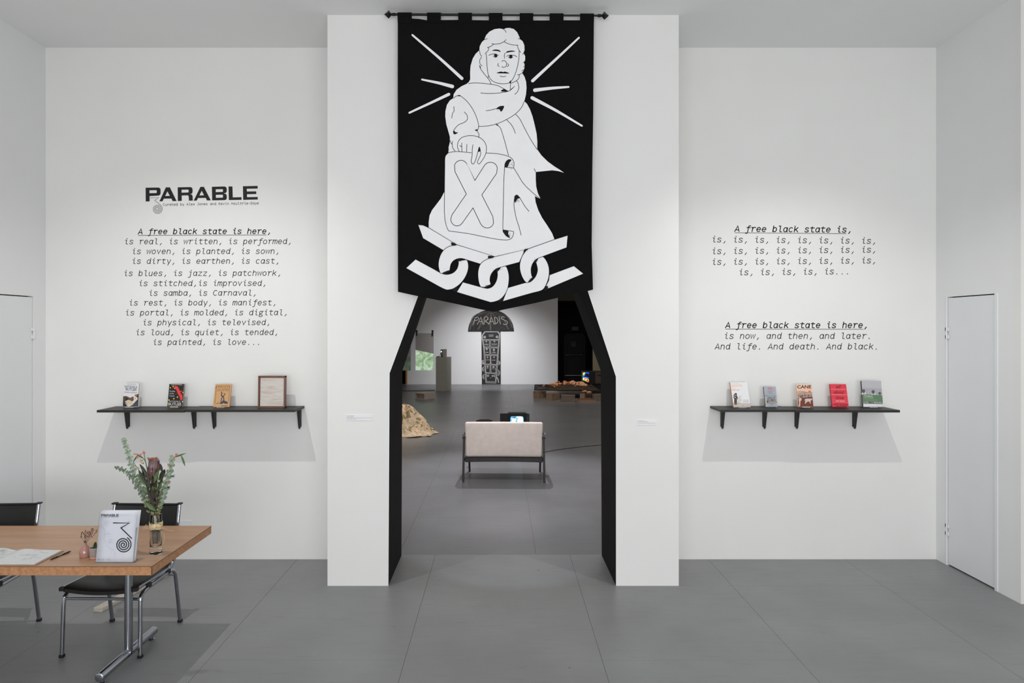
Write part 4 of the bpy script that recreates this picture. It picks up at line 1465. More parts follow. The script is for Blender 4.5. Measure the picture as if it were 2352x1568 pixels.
def make_chair(label, loc, rz):
    t = thing('stacking_chair', label, 'chair', loc, (0, 0, rz), 'chairs at the tan table')
    for s in (-1, 1):
        x = s * .246
        pts = crom([(x * 1.03, -.268, .012), (x * 1.02, -.262, .20), (x * 1.01, -.256, .355), (x, -.236, .392), (x, -.18, .408), (x, 0, .414), (x, .135, .414), (x, .182, .395), (x, .205, .345), (x, .235, .20), (x, .270, .012)], 5)
        MB().tube(pts, .0118, 12, sq=.75).build('leg_frame', CHR, t, smooth=True)
        for y in (-.268, .270):
            k = 1.03 if y < 0 else 1
            MB().box(x * k - .014, x * k + .014, y - .014, y + .014, 0, .02, bev=.003).build('foot_cap', CAPB, t)
        xs = s * .235
        MB().tube(crom([(xs, -.292, .448), (xs, -.18, .444), (xs, .05, .432), (xs, .15, .436), (xs, .205, .478), (xs, .232, .56), (xs, .262, .72), (xs, .288, .845)], 5), .0115, 12, sq=.7).build('seat_rail', CHR, t, smooth=True)
        MB().box(xs - .017, xs + .017, .268, .304, .842, .852, bev=.002).build('top_cap', CAPB, t)
        MB().box(xs - .016, xs + .016, -.305, -.275, .436, .460, bev=.003).build('front_cap', CAPB, t)
        for y in (-.15, .10):
            MB().box(x - .012, x + .012, y - .018, y + .018, .408, .438, bev=.003).build('rail_block', CAPB, t)
    for y, z in ((-.256, .372), (.19, .372)):
        MB().tube([(-.25, y, z), (.25, y, z)], .0085, 10, sq=.7).build('cross_bar', CHR, t, smooth=True)
    # slung seat
    prof = [(-.296, .452), (-.27, .462), (-.15, .456), (0, .446), (.10, .440), (.16, .446), (.195, .47)]

    def sling(prof, sag, axis, th):
        t_ = bmesh.new()
        NX = 14
        top, botm = [], []
        for (y, z) in prof:
            r0, r1 = [], []
            for i in range(NX + 1):
                u = -1 + 2 * i / NX
                d = sag * (1 - u * u)
                q = (u * .226, y + (d if axis == 'y' else 0), z - (d if axis == 'z' else 0))
                r0.append(t_.verts.new(q))
                r1.append(t_.verts.new((q[0], q[1] + (th if axis == 'y' else 0), q[2] - (th if axis == 'z' else 0))))
            top.append(r0)
            botm.append(r1)
        for i in range(len(prof) - 1):
            for k in range(NX):
                t_.faces.new((top[i][k], top[i][k + 1], top[i + 1][k + 1], top[i + 1][k]))
                t_.faces.new((botm[i][k], botm[i + 1][k], botm[i + 1][k + 1], botm[i][k + 1]))
        for k in range(NX):
            for r in (0, -1):
                t_.faces.new((top[r][k], top[r][k + 1], botm[r][k + 1], botm[r][k]))
        for i in range(len(prof) - 1):
            for k in (0, -1):
                t_.faces.new((top[i][k], top[i + 1][k], botm[i + 1][k], botm[i][k]))
        bmesh.ops.recalc_face_normals(t_, faces=t_.faces)
        return t_
    mb = MB()
    mb._add(sling(prof, .020, 'z', .022))
    mb.build('seat', VINYL, t, smooth=True)
    mb = MB()
    mb._add(sling([(.222, .55), (.240, .65), (.262, .76), (.272, .82), (.278, .838)], .022, 'y', .014))
    mb.build('backrest', VINYL, t, smooth=True)
    MB().tube([(-.24, .283, .842), (.24, .283, .842)], .008, 10).build('top_bar', CAPB, t, smooth=True)
    return t


c0 = make_chair('black vinyl and chrome chair under the table, behind the flyer holder', (-2.556, 4.642, 0), R(-1))
copy_thing(c0, (-3.56, 4.64, 0), (0, 0, R(3)), 'black vinyl and chrome chair cut off by the left edge of the picture')

# pale strip on the floor
STR = mat('pale_painted_batten', (196, 188, 176), rough=.7, var=.12, scale=60, bump=.2)
t = thing('wood_batten', 'pale speckled wooden batten lying on the floor under the chair', 'batten', (-3.0, 5.08, 0), (0, 0, R(-10)))
MB().prism([[(-.036, 0), (.036, 0), (.036, .03), (-.036, .03)]], 0, .82).build('strip', STR, t, bevel=.004)

# ================================================================== things on the table
# ---- flyer holder with its flyers
FX, FY = -2.2605, 3.992
LEAN = R(-10)
hold = thing('flyer_holder', 'clear acrylic stand of exhibition flyers near the front of the table', 'holder', (FX, FY, ZT))
MB().box(-.112, .112, -.006, .060, 0, .003, bev=.0008).build('base_plate', ACR, hold)
o = MB().box(-.112, .112, -.0045, -.0025, .002, .288, bev=.0006).build('front_panel', mat('clear_front_acrylic', (252, 252, 253), rough=0.0, trans=1.0, ior=1.12, spec=.3, var=0), hold)
o.rotation_euler = (LEAN, 0, 0)
MB().box(.110, .112, -.003, .030, .002, .20, bev=.0005).build('side_panel', ACR, hold).rotation_euler = (LEAN, 0, 0)
MB().box(-.112, .112, .030, .032, .002, .25, bev=.0006).build('back_panel', ACR, hold).rotation_euler = (LEAN, 0, 0)
FP = mat('flyer_paper', (224, 226, 234), rough=.55, var=.012, scale=6)
FI = mat('flyer_black_ink', (40, 40, 42), rough=.6)
FA = mat('flyer_faint_ink', (196, 199, 210), rough=.6)
FB = mat('flyer_pale_line', (206, 204, 200), rough=.6)
flw, flh = .216, .281


def flyer(label, y, dx, dz, curl, front=False, rz=0):
    t = thing('flyer', label, 'flyer', (FX - flw / 2 + dx, FY + y, ZT + .005 + dz), (LEAN, 0, R(rz)), 'flyers in the clear stand')
    bm = bmesh.new()
    N = 8
    rows = []
    for i in range(N + 1):
        v = i / N
        rows.append([bm.verts.new((u * flw, curl * (v ** 2) * (.3 + .7 * u), v * flh)) for u in (0, .25, .5, .75, 1)])
    for i in range(N):
        for k in range(4):
            bm.faces.new((rows[i][k], rows[i][k + 1], rows[i + 1][k + 1], rows[i + 1][k]))
    mb = MB()
    mb._add(bm)
    o = mb.build('sheet', FP, t, smooth=True)
    md = o.modifiers.new('thickness', 'SOLIDIFY')
    md.thickness = .0004
    md.offset = -1
    return t


f0 = flyer('white flyer reading PARABLE with a black zigzag and spiral, foremost in the stand', 0, 0, 0, 0)
ff = fit((258, 1400), (650, 1397), (302, 875), flw, flh)
a = Art(ff, dy=.0002, y0=-.0002)
for lp, hs in PARA:
    k = lambda p: (312 + (p[0] - 118) / (2205 - 118) * 188, 891 + (p[1] - 150) / (425 - 150) * 28 + (p[0] - 1100) / 1100 * 1.5)
    a.poly([k(p) for p in lp], FI, holes=[[k(p) for p in h_] for h_ in hs])
a.stroke([(440, 985), (613, 985), (525, 1037), (643, 1150)], 12, FI, layer=True, cap=False)
a.stroke(spiral(552, 1215, 85, 8, 3.35, -60, 110)[::-1], 11.5, FI, cap=True)
a.layer()
rr = random.Random(4)
for cx, cy, n, s in ((370, 980, 26, 26), (385, 1110, 18, 16), (415, 1180, 26, 20), (310, 930, 10, 20), (610, 960, 8, 14), (300, 1290, 8, 10)):
    for _ in range(n):
        x, y = cx + rr.gauss(0, s), cy + rr.gauss(0, s * .8)
        x = max(292 - (y - 875) * .08, x)
        a.stroke([(x, y), (x + rr.uniform(-12, 12), y + rr.uniform(-8, 8)), (x + rr.uniform(-14, 14), y + rr.uniform(-10, 10))], 1.8, FA, smooth=2, cap=False)
a.stroke([(292, 1010), (348, 1060), (346, 1165), (385, 1235), (440, 1266), (470, 1270)], 3.2, FB, smooth=4, cap=False)
a.stroke([(463, 1300), (463, 1360)], 2.5, FB, cap=False)
x = 312
while x < 495:
    a.stroke([(x, 925), (x + rr.uniform(3, 9), 925)], 5, mat('flyer_grey_ink', (150, 152, 160)), cap=False)
    x += rr.uniform(9, 13)
for i, c_ in enumerate('SEPT.8 - NOV.'):
    if c_ != ' ':
        a.text(c_, 272 + i * 12.6, 1380, 15, mat('flyer_grey_ink', 0), width=8 if c_ not in '.-' else 4)
a.build('print', f0)
for i, (y, dx, dz, cu) in enumerate(((.004, .003, .006, .004), (.008, .005, .003, .006), (.012, .002, .007, .010), (.016, .007, .005, .012), (.021, .006, .008, .014))):
    flyer('plain edge of a flyer stacked behind the front one in the stand', y, dx, dz, cu)

# ---- tall glass vase
GLASS = mat('clear_glass', (250, 252, 252), rough=.0, trans=1.0, ior=1.45, var=0)
WATER = mat('cloudy_water', (226, 212, 196), rough=.05, trans=.85, ior=1.33, var=.03)
VXW, VYW = -2.104, 4.166
vz = thing('glass_vase', 'tall clear glass cylinder vase holding the bouquet', 'vase', (VXW, VYW, ZT))
MB().lathe([(0, 0), (.033, 0), (.0355, .003), (.0345, .02), (.0335, .12), (.0335, .238), (.0325, .240), (.0312, .238), (.0310, .12), (.0300, .058), (.026, .044), (.016, .040), (0, .047)], 48).build('vase_body', GLASS, vz, smooth=True)
MB().lathe([(0, .0475), (.016, .0405), (.026, .0445), (.0298, .058), (.0308, .10), (.0309, .135), (0, .135)], 40).build('water', WATER, vz, smooth=True)
RAF = mat('straw_raffia', (228, 204, 160), rough=.8, var=.15, scale=30)
raf = thing('raffia_tie', 'straw coloured raffia wound round the glass vase', 'raffia', (VXW, VYW, ZT + .168))
rr = random.Random(11)
mb = MB()
for k in range(18):
    z0 = rr.uniform(-.018, .018)
    tl = rr.uniform(-.012, .022)
    mb.tube([((.0362 + rr.uniform(0, .0022)) * math.cos(q) , (.0362 + rr.uniform(0, .0012)) * math.sin(q), z0 + tl * math.cos(q) + .002 * math.sin(3 * q + k)) for q in [2 * PI * i / 26 for i in range(26)]], rr.uniform(.0012, .0022), 6, closed=True)
mb.build('wrapped_strands', RAF, raf)
mb = MB()
mb.ball((.012, -.040, .004), .006, (1.4, .6, 1), 2)
for k in range(12):
    an = rr.uniform(-.6, 1.0) if k < 5 else rr.uniform(2.4, 3.9)
    L = rr.uniform(.02, .05)
    p0 = Vector((.01 if k < 5 else -.03, -.037, rr.uniform(-.012, .012)))
    d = Vector((math.cos(an), -.25, math.sin(an) * .5))
    mb.tube(crom([p0, p0 + d * L * .5 + Vector((0, 0, .006)), p0 + d * L + Vector((0, 0, -.012 * rr.random()))], 4), .0006, 5)
mb.tube(crom([(.03, -.02, -.02), (.05, .0, -.055), (.048, .0, -.10), (.03, -.03, -.13)], 5), .0006, 5)
mb.tube(crom([(.035, 0, -.01), (.07, .01, -.03), (.10, .02, -.035)], 5), .0006, 5)
mb.build('loose_ends', RAF, raf)


def V(zx, zy, dy=0.0):
    return P(250 + zx / 7.84, 1000 + zy / 7.84, VYW + dy)


EUC = mat('eucalyptus_leaf', (138, 152, 132), rough=.75, spec=.25, var=.16, scale=60)
EUC2 = mat('eucalyptus_leaf_dark', (108, 122, 104), rough=.75, spec=.25, var=.16, scale=60)
STEM = mat('green_stem', (96, 100, 66), rough=.7, var=.2, scale=50)
DSTEM = mat('brown_stem', (72, 56, 44), rough=.8, var=.2, scale=50)
VB = Vector((VXW, VYW, ZT))


def eucalyptus(label, pts, r0, r1, n, seed, base, mt=EUC):
    rr = random.Random(seed)
    o0 = V(*pts[-1])
    t = thing('eucalyptus_stem', label, 'foliage', tuple(VB + Vector((0, 0, .05))), group=None)
    off = VB + Vector((0, 0, .05))
    path = crom([V(*p) - off for p in pts] + [Vector(b) for b in base], 8)
    MB().tube(path, .0018, 6).build('stem', STEM, t, smooth=True)
    # cumulative length over the leafy part
    lim = 8 * (len(pts) - 1)
    mb = MB()
    for i in range(n):
        s = i / (n - 1)
        q = s * lim * .985
        k = int(q)
        p = path[k].lerp(path[min(k + 1, len(path) - 1)], q - k)
        d = (path[min(k + 1, len(path) - 1)] - path[max(k - 1, 0)]).normalized()
        r = r0 + (r1 - r0) * min(1, s * 1.6)
        a0 = rr.uniform(-.35, .35) if i % 2 else rr.uniform(.5, 1.1)
        for sgn in (0, PI):
            a = d.cross(Vector((0, 1, 0))).normalized()
            b = d.cross(a)
            out = (a * math.cos(a0 + sgn) + b * math.sin(a0 + sgn))
            c = p + out * r * 1.0 + d * rr.uniform(-.002, .002)
            nrm = (-d * .35 + out * rr.uniform(-.2, .5) + Vector((rr.uniform(-.3, .3), -.9, rr.uniform(-.1, .3)))).normalized()
            mb.disc(c, r * rr.uniform(.85, 1.12), nrm, 9, rr.uniform(.8, .95), rr.uniform(.05, .3))
    mb.build('round_leaves', mt, t)
    return t


VM = [(-.004, 0, .10), (.0, .0, .02)]
eucalyptus('tallest eucalyptus stem, rising to the left of the bouquet', [(268, 62, .03), (300, 180, .03), (355, 330, .02), (395, 480, .01), (440, 640, 0), (500, 800, -.01), (570, 950, -.015), (640, 1100, -.01), (740, 1290, 0)], .0100, .0135, 23, 1, [(-.012, 0, .15), (-.008, .004, .01)])
eucalyptus('short eucalyptus stem spreading lowest and farthest left', [(112, 568, -.03), (215, 600, -.03), (320, 665, -.03), (410, 760, -.03), (500, 880, -.03), (590, 1030, -.025), (700, 1230, -.01)], .0070, .0130, 19, 2, [(-.016, -.006, .14), (-.01, -.006, .01)], EUC2)
eucalyptus('eucalyptus stem rising on the right of the bouquet', [(1140, 385, .0), (1125, 520, 0), (1090, 660, 0), (1045, 800, -.01), (1010, 940, -.01), (975, 1060, -.01), (940, 1170, -.01), (900, 1290, 0)], .0105, .0135, 20, 3, [(.012, 0, .15), (.008, 0, .01)])

# protea
pt = thing('protea', 'large dusty purple protea flower in the middle of the bouquet', 'flower', tuple(VB + Vector((0, 0, .05))))
off = VB + Vector((0, 0, .05))
cb = V(800, 760, -.01) - off
ctop = V(815, 430, -.012) - off
MB().tube(crom([cb + Vector((0, 0, .01)), V(810, 960, 0) - off, V(830, 1200, 0) - off, Vector((0, 0, .15)), Vector((.002, 0, .01))], 6), .0028, 8).build('stem', DSTEM, pt, smooth=True)
ax = (ctop - cb).normalized()
rr = random.Random(6)
PPL = ramp_mat('protea_bract', [(.3, (92, 66, 70)), (.55, (140, 116, 120)), (.75, (196, 180, 176))], 30, rough=.7, stretch=(1, 1, .3))
PBR = ramp_mat('protea_dark_bract', [(.3, (58, 40, 36)), (.6, (96, 66, 56)), (.8, (120, 78, 52))], 24, rough=.7)
mb = MB()
Lh = (ctop - cb).length
for ring, (nn, rb, rt, hh) in enumerate(((17, .022, .034, .97), (15, .018, .026, 1.05), (11, .010, .015, 1.02))):
    for k in range(nn):
        q = 2 * PI * k / nn + ring * .3
        u = Vector((math.cos(q), math.sin(q), 0))
        b0 = cb + u * rb + ax * Lh * .12
        mid = cb + u * (rt + .004) + ax * Lh * .55
        tp = cb + u * rt * .85 + ax * Lh * (hh + rr.uniform(-.08, .08))
        mb.leaf(b0, mid, .013, u, .2)
        mb.leaf(b0.lerp(mid, .6), tp, .012, u, .2)
mb.build('petals', PPL, pt)
mb = MB()
for k in range(70):
    q = rr.uniform(0, 2 * PI)
    u = Vector((math.cos(q), math.sin(q), 0))
    p0 = ctop + u * rr.uniform(0, .024) - Vector((.008, 0, .008))
    mb.leaf(p0, p0 + Vector((u.x * .014 - .004, u.y * .01, rr.uniform(.008, .024))), .0045, (0, -1, 0), .1, 3)
mb.build('orange_fringe', mat('withered_orange', (176, 112, 76), rough=.8, var=.2), pt)
mb = MB()
for zx0, zy0, zx1, zy1, wd in ((735, 840, 790, 570, .020), (820, 830, 870, 560, .016), (700, 760, 720, 560, .014), (880, 780, 905, 500, .012)):
    mb.leaf(V(zx0, zy0, -.035) - off, V(zx1, zy1, -.045) - off, wd, (0, -1, 0), .2)
mb.build('dark_bracts', PBR, pt)
LFG = mat('bouquet_green_leaf', (84, 104, 62), rough=.55, var=.2, scale=40)
LFD = mat('bouquet_dark_leaf', (52, 58, 42), rough=.6, var=.25, scale=30)
LFB = mat('bouquet_brown_leaf', (62, 48, 42), rough=.6, var=.25, scale=30)
mb = MB()
mb.leaf(V(810, 850, -.05) - off, V(905, 620, -.06) - off, .022, (0, -1, 0), .2)
mb.build('green_bract', LFG, pt)

# leafy branch
lb = thing('leaf_branch', 'dark green and brown broad leaved branch low in the bouquet', 'foliage', tuple(off))
MB().tube(crom([V(560, 640, -.01) - off, V(650, 850, -.02) - off, V(740, 1050, -.01) - off, V(800, 1280, 0) - off, Vector((-.002, .006, .14)), Vector((-.004, .008, .01))], 6), .002, 6).build('stem', DSTEM, lb, smooth=True)
for nm, mt, lv in (('green_leaf', LFG, ((650, 900, 530, 690, .022), (850, 1360, 660, 1190, .026), (740, 1080, 620, 900, .018), (900, 1000, 960, 820, .014), (880, 800, 800, 650, .012))),
                   ('dark_leaf', LFD, ((680, 860, 540, 620, .022), (760, 960, 660, 790, .020), (700, 720, 560, 510, .018), (780, 1200, 700, 960, .020), (860, 1180, 850, 960, .014), (930, 830, 1000, 640, .018), (720, 800, 640, 640, .02))),
                   ('brown_leaf', LFB, ((830, 1280, 740, 1060, .024), (820, 1130, 770, 960, .022), (960, 660, 925, 500, .018), (985, 700, 1010, 600, .018), (860, 1320, 880, 1040, .014), (700, 560, 740, 900, .02)))):
    for k, (x0, y0, x1, y1, wd) in enumerate(lv):
        MB().leaf(V(x0, y0, -.02 - .006 * (k % 3)) - off, V(x1, y1, -.03 - .008 * (k % 2)) - off, wd, (0.2, -1, 0), .25, curl=.06).build(nm, mt, lb)

# more foliage filling the middle
rr = random.Random(77)
for nm, mt, n_ in (('green_leaf', LFG, 14), ('dark_leaf', LFD, 22), ('brown_leaf', LFB, 10)):
    for k in range(n_):
        yy = rr.uniform(640, 1180)
        half = 40 + (1200 - yy) * .26
        xx = 800 + rr.uniform(-half, half)
        lean_ = (xx - 800) * .35
        MB().leaf(V(xx - lean_ * .5, yy + rr.uniform(90, 150), rr.uniform(-.02, .03)) - off, V(xx + lean_, yy - rr.uniform(20, 90), rr.uniform(-.04, .03)) - off, rr.uniform(.012, .020), (rr.uniform(-.4, .4), -1, 0), .25, curl=rr.uniform(-.08, .12)).build(nm, mt, lb)

# lilies with coral buds
COR = mat('coral_bud', (206, 122, 100), rough=.6, var=.15, scale=60)
al = thing('coral_flower_stem', 'green stem with coral buds arching over the left of the protea', 'flower', tuple(off))
for pts in ([(450, 335), (520, 340), (600, 390), (660, 470), (690, 600), (740, 850), (820, 1200)], [(630, 290), (645, 380), (665, 500), (690, 620)], [(440, 470), (480, 400), (530, 345)]):
    MB().tube(crom([V(x, y, -.005) - off for x, y in pts], 5) + ([Vector((.004, -.004, .14)), Vector((.006, 0, .02))] if len(pts) > 5 else []), .0022, 6).build('stem', LFG, al, smooth=True)
mb = MB()
for x0, y0, x1, y1 in ((490, 345, 440, 315), (540, 350, 520, 320), (520, 370, 495, 430), (520, 380, 560, 345), (590, 340, 560, 370), (635, 320, 628, 262), (640, 330, 655, 295), (635, 330, 600, 300), (560, 350, 590, 322), (510, 400, 545, 400)):
    mb.leaf(V(x0, y0, -.008) - off, V(x1, y1, -.012) - off, .008, (0, -1, 0), .4, 4)
mb.build('coral_petals', COR, al)
MB().leaf(V(500, 350, -.01) - off, V(640, 410, -.015) - off, .008, (0, -1, 0), .3, curl=.1).leaf(V(530, 345, 0) - off, V(440, 480, 0) - off, .007, (0, -1, 0), .3, curl=.1).build('narrow_leaves', LFG, al)
al = thing('coral_flower_stem', 'green stem with coral buds and a drooping leaf at the far right', 'flower', tuple(off))
MB().tube(crom([V(1375, 322, .01) - off, V(1260, 350, .01) - off, V(1180, 400, .01) - off, V(1120, 560, .012) - off, V(1040, 800, .012) - off, V(920, 1200, .01) - off, Vector((.012, .01, .15)), Vector((.01, .01, .02))], 5), .0016, 6).build('stem', LFG, al, smooth=True)
MB().leaf(V(1180, 395, 0) - off, V(1385, 320, 0) - off, .008, (0, -1, 0), .3, curl=-.1).leaf(V(1300, 350, 0) - off, V(1388, 545, 0) - off, .014, (0, -1, 0), .3, curl=.15).build('narrow_leaves', LFG, al)
mb = MB()
for x0, y0, x1, y1 in ((1200, 375, 1215, 310), (1215, 370, 1240, 318), (1180, 400, 1160, 400), (1185, 410, 1195, 440), (1080, 530, 1060, 495), (1085, 525, 1050, 525), (1040, 830, 1100, 838)):
    mb.leaf(V(x0, y0, -.008) - off, V(x1, y1, -.012) - off, .008, (0, -1, 0), .4, 4)
mb.build('coral_petals', COR, al)

# small waxy buds
wx = thing('yellow_bud_sprig', 'sprig of small cream and brown buds left of the protea', 'flower', tuple(off))
MB().tube(crom([V(470, 520, 0) - off, V(540, 620, 0) - off, V(640, 800, 0) - off, V(780, 1150, .005) - off, Vector((-.006, .004, .14)), Vector((-.004, .006, .02))], 5), .0013, 6).build('stem', DSTEM, wx, smooth=True)
mb = MB()
for x, y, r in ((468, 515, .0032), (470, 540, .0025), (530, 570, .0030), (580, 455, .0050), (560, 475, .0040), (600, 480, .0042), (515, 560, .0022), (545, 600, .0022), (610, 620, .0036), (590, 500, .0035)):
    mb.ball(V(x, y, -.01) - off, r, n=2)
mb.build('buds', mat('cream_bud', (206, 186, 128), rough=.6, var=.2, scale=80), wx)
mb = MB()
for x, y, r in ((575, 440, .0035), (620, 500, .0040), (600, 450, .0032), (612, 640, .003), (485, 550, .0028), (540, 590, .003)):
    mb.ball(V(x, y, -.006) - off, r, n=2)
mb.build('brown_buds', mat('brown_bud', (134, 78, 50), rough=.7, var=.2, scale=80), wx)

THI = mat('blue_grey_thistle', (70, 76, 92), rough=.8, var=.25, scale=90)
for lab, (zx, zy), pth in (('upper blue grey thistle head at the right of the bouquet', (1150, 730), [(1150, 730), (1090, 760), (1000, 900), (900, 1150)]),
                           ('lower blue grey thistle head at the right of the bouquet', (1070, 932), [(1070, 932), (1000, 960), (940, 1060), (890, 1250)]),
                           ('half hidden thistle head behind the right eucalyptus stem', (975, 715), [(975, 715), (940, 800), (890, 950), (860, 1200)])):
    th = thing('thistle', lab, 'flower', tuple(off))
    c = V(zx, zy, -.02) - off
    rr = random.Random(zx)
    MB().tube(crom([V(x, y, -.015) - off for x, y in pth] + [Vector((.008, -.004, .15)), Vector((.006, 0, .03))], 5), .0011, 6).build('stem', STEM, th, smooth=True)
    mb = MB()
    for k in range(60):
        u = Vector((rr.gauss(0, 1), rr.gauss(0, 1), rr.gauss(0, 1))).normalized()
        mb.leaf(c + u * .001, c + Vector((u.x * .0085, u.y * .006, u.z * .006)), .0022, (0, -1, 0), .2, 2)
    mb.ball(c, .0045, (1.2, 1, .9), 1)
    mb.build('head', THI, th)
    mb = MB()
    for k in range(16):
        q = rr.uniform(-1.2, 1.2)
        u = Vector((math.cos(q), rr.uniform(-.6, .4), math.sin(q))).normalized()
        mb.tube([c, c + u * rr.uniform(.010, .019)], .0004, 4)
    mb.build('spines', THI, th)
gs = thing('thin_sprig', 'thin dark twigs and filler stems in the centre of the bouquet', 'foliage', tuple(off))
rr = random.Random(21)
mb = MB()
for k in range(26):
    x0, y0 = rr.uniform(600, 960), rr.uniform(760, 1080)
    mb.tube(crom([V(x0, y0, rr.uniform(-.03, .02)) - off, V((x0 + 840) / 2 + rr.uniform(-20, 20), y0 + 150, 0) - off, V(840 + rr.uniform(-50, 40), 1330, 0) - off, Vector((rr.uniform(-.012, .012), rr.uniform(-.01, .01), .10)), Vector((rr.uniform(-.01, .01), rr.uniform(-.01, .01), .012))], 4), .0008, 5)
mb.build('twigs', DSTEM, gs)
mb = MB()
for k in range(30):
    p = V(rr.uniform(640, 930), rr.uniform(780, 1330), rr.uniform(-.04, -.01)) - off
    q = p + Vector((rr.uniform(-.02, .02), -.006, rr.uniform(.012, .03)))
    mb.leaf(p, q, rr.uniform(.005, .010), (0, -1, 0), .2, 4)
mb.build('small_leaves', mat('bouquet_olive_leaf', (94, 98, 62), rough=.6, var=.3, scale=40), gs)
lo = thing('ivy_sprig', 'small rounded olive leaves hanging over the vase rim', 'foliage', tuple(off))
mb = MB()
for x, y, r in ((680, 1150, .007), (640, 1200, .006), (660, 1270, .008), (690, 1360, .006), (720, 1375, .006), (630, 1215, .005), (900, 1270, .008), (940, 1250, .007), (880, 1330, .007), (920, 1350, .007), (960, 1240, .006), (890, 1380, .007), (850, 1390, .006), (770, 1385, .006), (930, 1300, .006), (740, 1310, .006), (800, 1395, .007)):
    mb.disc(V(x, y, -.03) - off, r, (rr.uniform(-.4, .4), -1, rr.uniform(-.2, .7)), 10)
mb.build('round_leaves', mat('ivy_leaf', (118, 124, 82), rough=.6, var=.2, scale=40), lo)
MB().tube(crom([V(680, 1150, -.02) - off, V(740, 1300, -.02) - off, V(820, 1400, -.01) - off, Vector((0, -.012, .12)), Vector((0, -.01, .02))], 5), .001, 5).tube(crom([V(940, 1250, -.02) - off, V(900, 1380, -.015) - off, Vector((.008, -.012, .12)), Vector((.004, -.01, .02))], 5), .001, 5).build('stem', STEM, lo, smooth=True)

# ---- pink bud vase, pot, dried sprigs
PV = mat('pink_glazed_ceramic', (168, 122, 112), rough=.18, spec=.6, var=.05, scale=20, coat=.4)
pvx, pvy = -2.492, 4.092
t = thing('bud_vase', 'small glossy pink bud vase beside the concrete pot', 'vase', (pvx, pvy, ZT))
MB().lathe([(0, 0), (.024, 0), (.0275, .004), (.0305, .018), (.0300, .034), (.024, .054), (.014, .071), (.0075, .079), (.0062, .086), (.0070, .090), (.0052, .090), (.0045, .078), (0, .070)], 36).build('vase_body', PV, t, smooth=True)
DRY = mat('dried_dusty_rose', (112, 76, 68), rough=.85, var=.25, scale=60)
t = thing('dried_sprig', 'dried reddish brown sprig standing in the pink bud vase', 'flower', (pvx, pvy, ZT + .06))
rr = random.Random(9)
mb = MB()
mb2 = MB()
for k in range(9):
    tx, tz = (-.022 + k * .0112), rr.uniform(.07, .115)
    if k < 2:
        tz = .085 + .01 * k
    pts = crom([(0, 0, 0), (tx * .25, rr.uniform(-.004, .004), .035), (tx * .8, rr.uniform(-.01, .01), tz * .75), (tx, rr.uniform(-.015, .015), tz)], 5)
    mb.tube(pts, .0006, 5)
    for p in pts[8:]:
        for _ in range(2):
            d = Vector((rr.uniform(-1, 1), rr.uniform(-1, 1), rr.uniform(-.3, 1))).normalized()
            mb2.ball(p + d * .004, rr.uniform(.0014, .0026), (1, 1, 1.3), 1)
mb.build('twigs', DSTEM, t)
mb2.build('dried_buds', DRY, t)
mb = MB()
for k in range(4):
    q = k * 1.6
    mb.leaf((0, 0, .028), (.012 * math.cos(q), .012 * math.sin(q), .040), .005, (0, 0, 1), .2, 3)
mb.build('dark_leaves', LFD, t)
CON = ramp_mat('rough_concrete', [(.3, (138, 128, 120)), (.55, (160, 150, 142)), (.75, (150, 140, 132))], 30, rough=.9, stretch=(1, 1, 3), bump=.5)
px_, py_ = -2.422, 4.070
t = thing('plant_pot', 'small round concrete pot holding a green succulent, behind the flyers', 'pot', (px_, py_, ZT))
MB().lathe([(0, 0), (.020, 0), (.0235, .004), (.0265, .030), (.0285, .064), (.0265, .066), (.0245, .062), (.0235, .05), (0, .05)], 32).build('pot_body', CON, t, smooth=True)
MB().lathe([(.0202, .0), (.0238, .0035), (.0246, .010), (.0240, .014), (.0236, .006)], 32).build('pink_base_glaze', mat('pink_glaze', (214, 150, 132), rough=.4), t, smooth=True)
t = thing('succulent', 'small dark green succulent growing in the concrete pot', 'plant', (px_ + .006, py_, ZT + .05))
mb = MB()
for k in range(70):
    q = k * 2.399
    h_ = k / 70
    r = .017 * (1 - h_) ** .5
    b0 = Vector((.3 * r * math.cos(q), .3 * r * math.sin(q), h_ * .034))
    mb.leaf(b0, b0 + Vector((r * math.cos(q), r * math.sin(q), .006 + .010 * h_)), .007, (0, 0, 1), .3, 3)
mb.lathe([(0, 0), (.010, 0), (.010, .02), (0, .034)], 12)
mb.build('leaves', mat('succulent_green', (60, 84, 50), rough=.5, var=.3, scale=70), t)

# ---- sketchbook and pen
t = thing('guest_book', 'open sketchbook with white pages and pencil writing at the table edge', 'book', (-2.975, 4.075, ZT))
KR = mat('kraft_board', (150, 116, 88), rough=.7, var=.06)
MB().box(-.30, .289, -.124, .125, .0003, .0035, bev=.0005).build('cover_board', KR, t)
PG = mat('sketch_page', (206, 208, 209), rough=.7, var=.015, scale=8)


def page_mesh(x0, x1, prof, y0, y1, base=None):
    bm = bmesh.new()
    n = len(prof)
    r0 = [bm.verts.new((x0 + (x1 - x0) * i / (n - 1), y0, prof[i])) for i in range(n)]
    r1 = [bm.verts.new((x0 + (x1 - x0) * i / (n - 1), y1, prof[i])) for i in range(n)]
    b0 = [bm.verts.new((v.co.x, y0, .0035)) for v in r0]
    b1 = [bm.verts.new((v.co.x, y1, .0035)) for v in r1]
    for i in range(n - 1):
        bm.faces.new((r0[i], r0[i + 1], r1[i + 1], r1[i]))
        bm.faces.new((b0[i], r0[i], r0[i + 1], b0[i + 1])) if False else bm.faces.new((b0[i], b0[i + 1], r0[i + 1], r0[i]))
        bm.faces.new((b1[i + 1], b1[i], r1[i], r1[i + 1]))
    bm.faces.new((b0[0], r0[0], r1[0], b1[0]))
    bm.faces.new((r0[-1], b0[-1], b1[-1], r1[-1]))
    bmesh.ops.recalc_face_normals(bm, faces=bm.faces)
    return bm


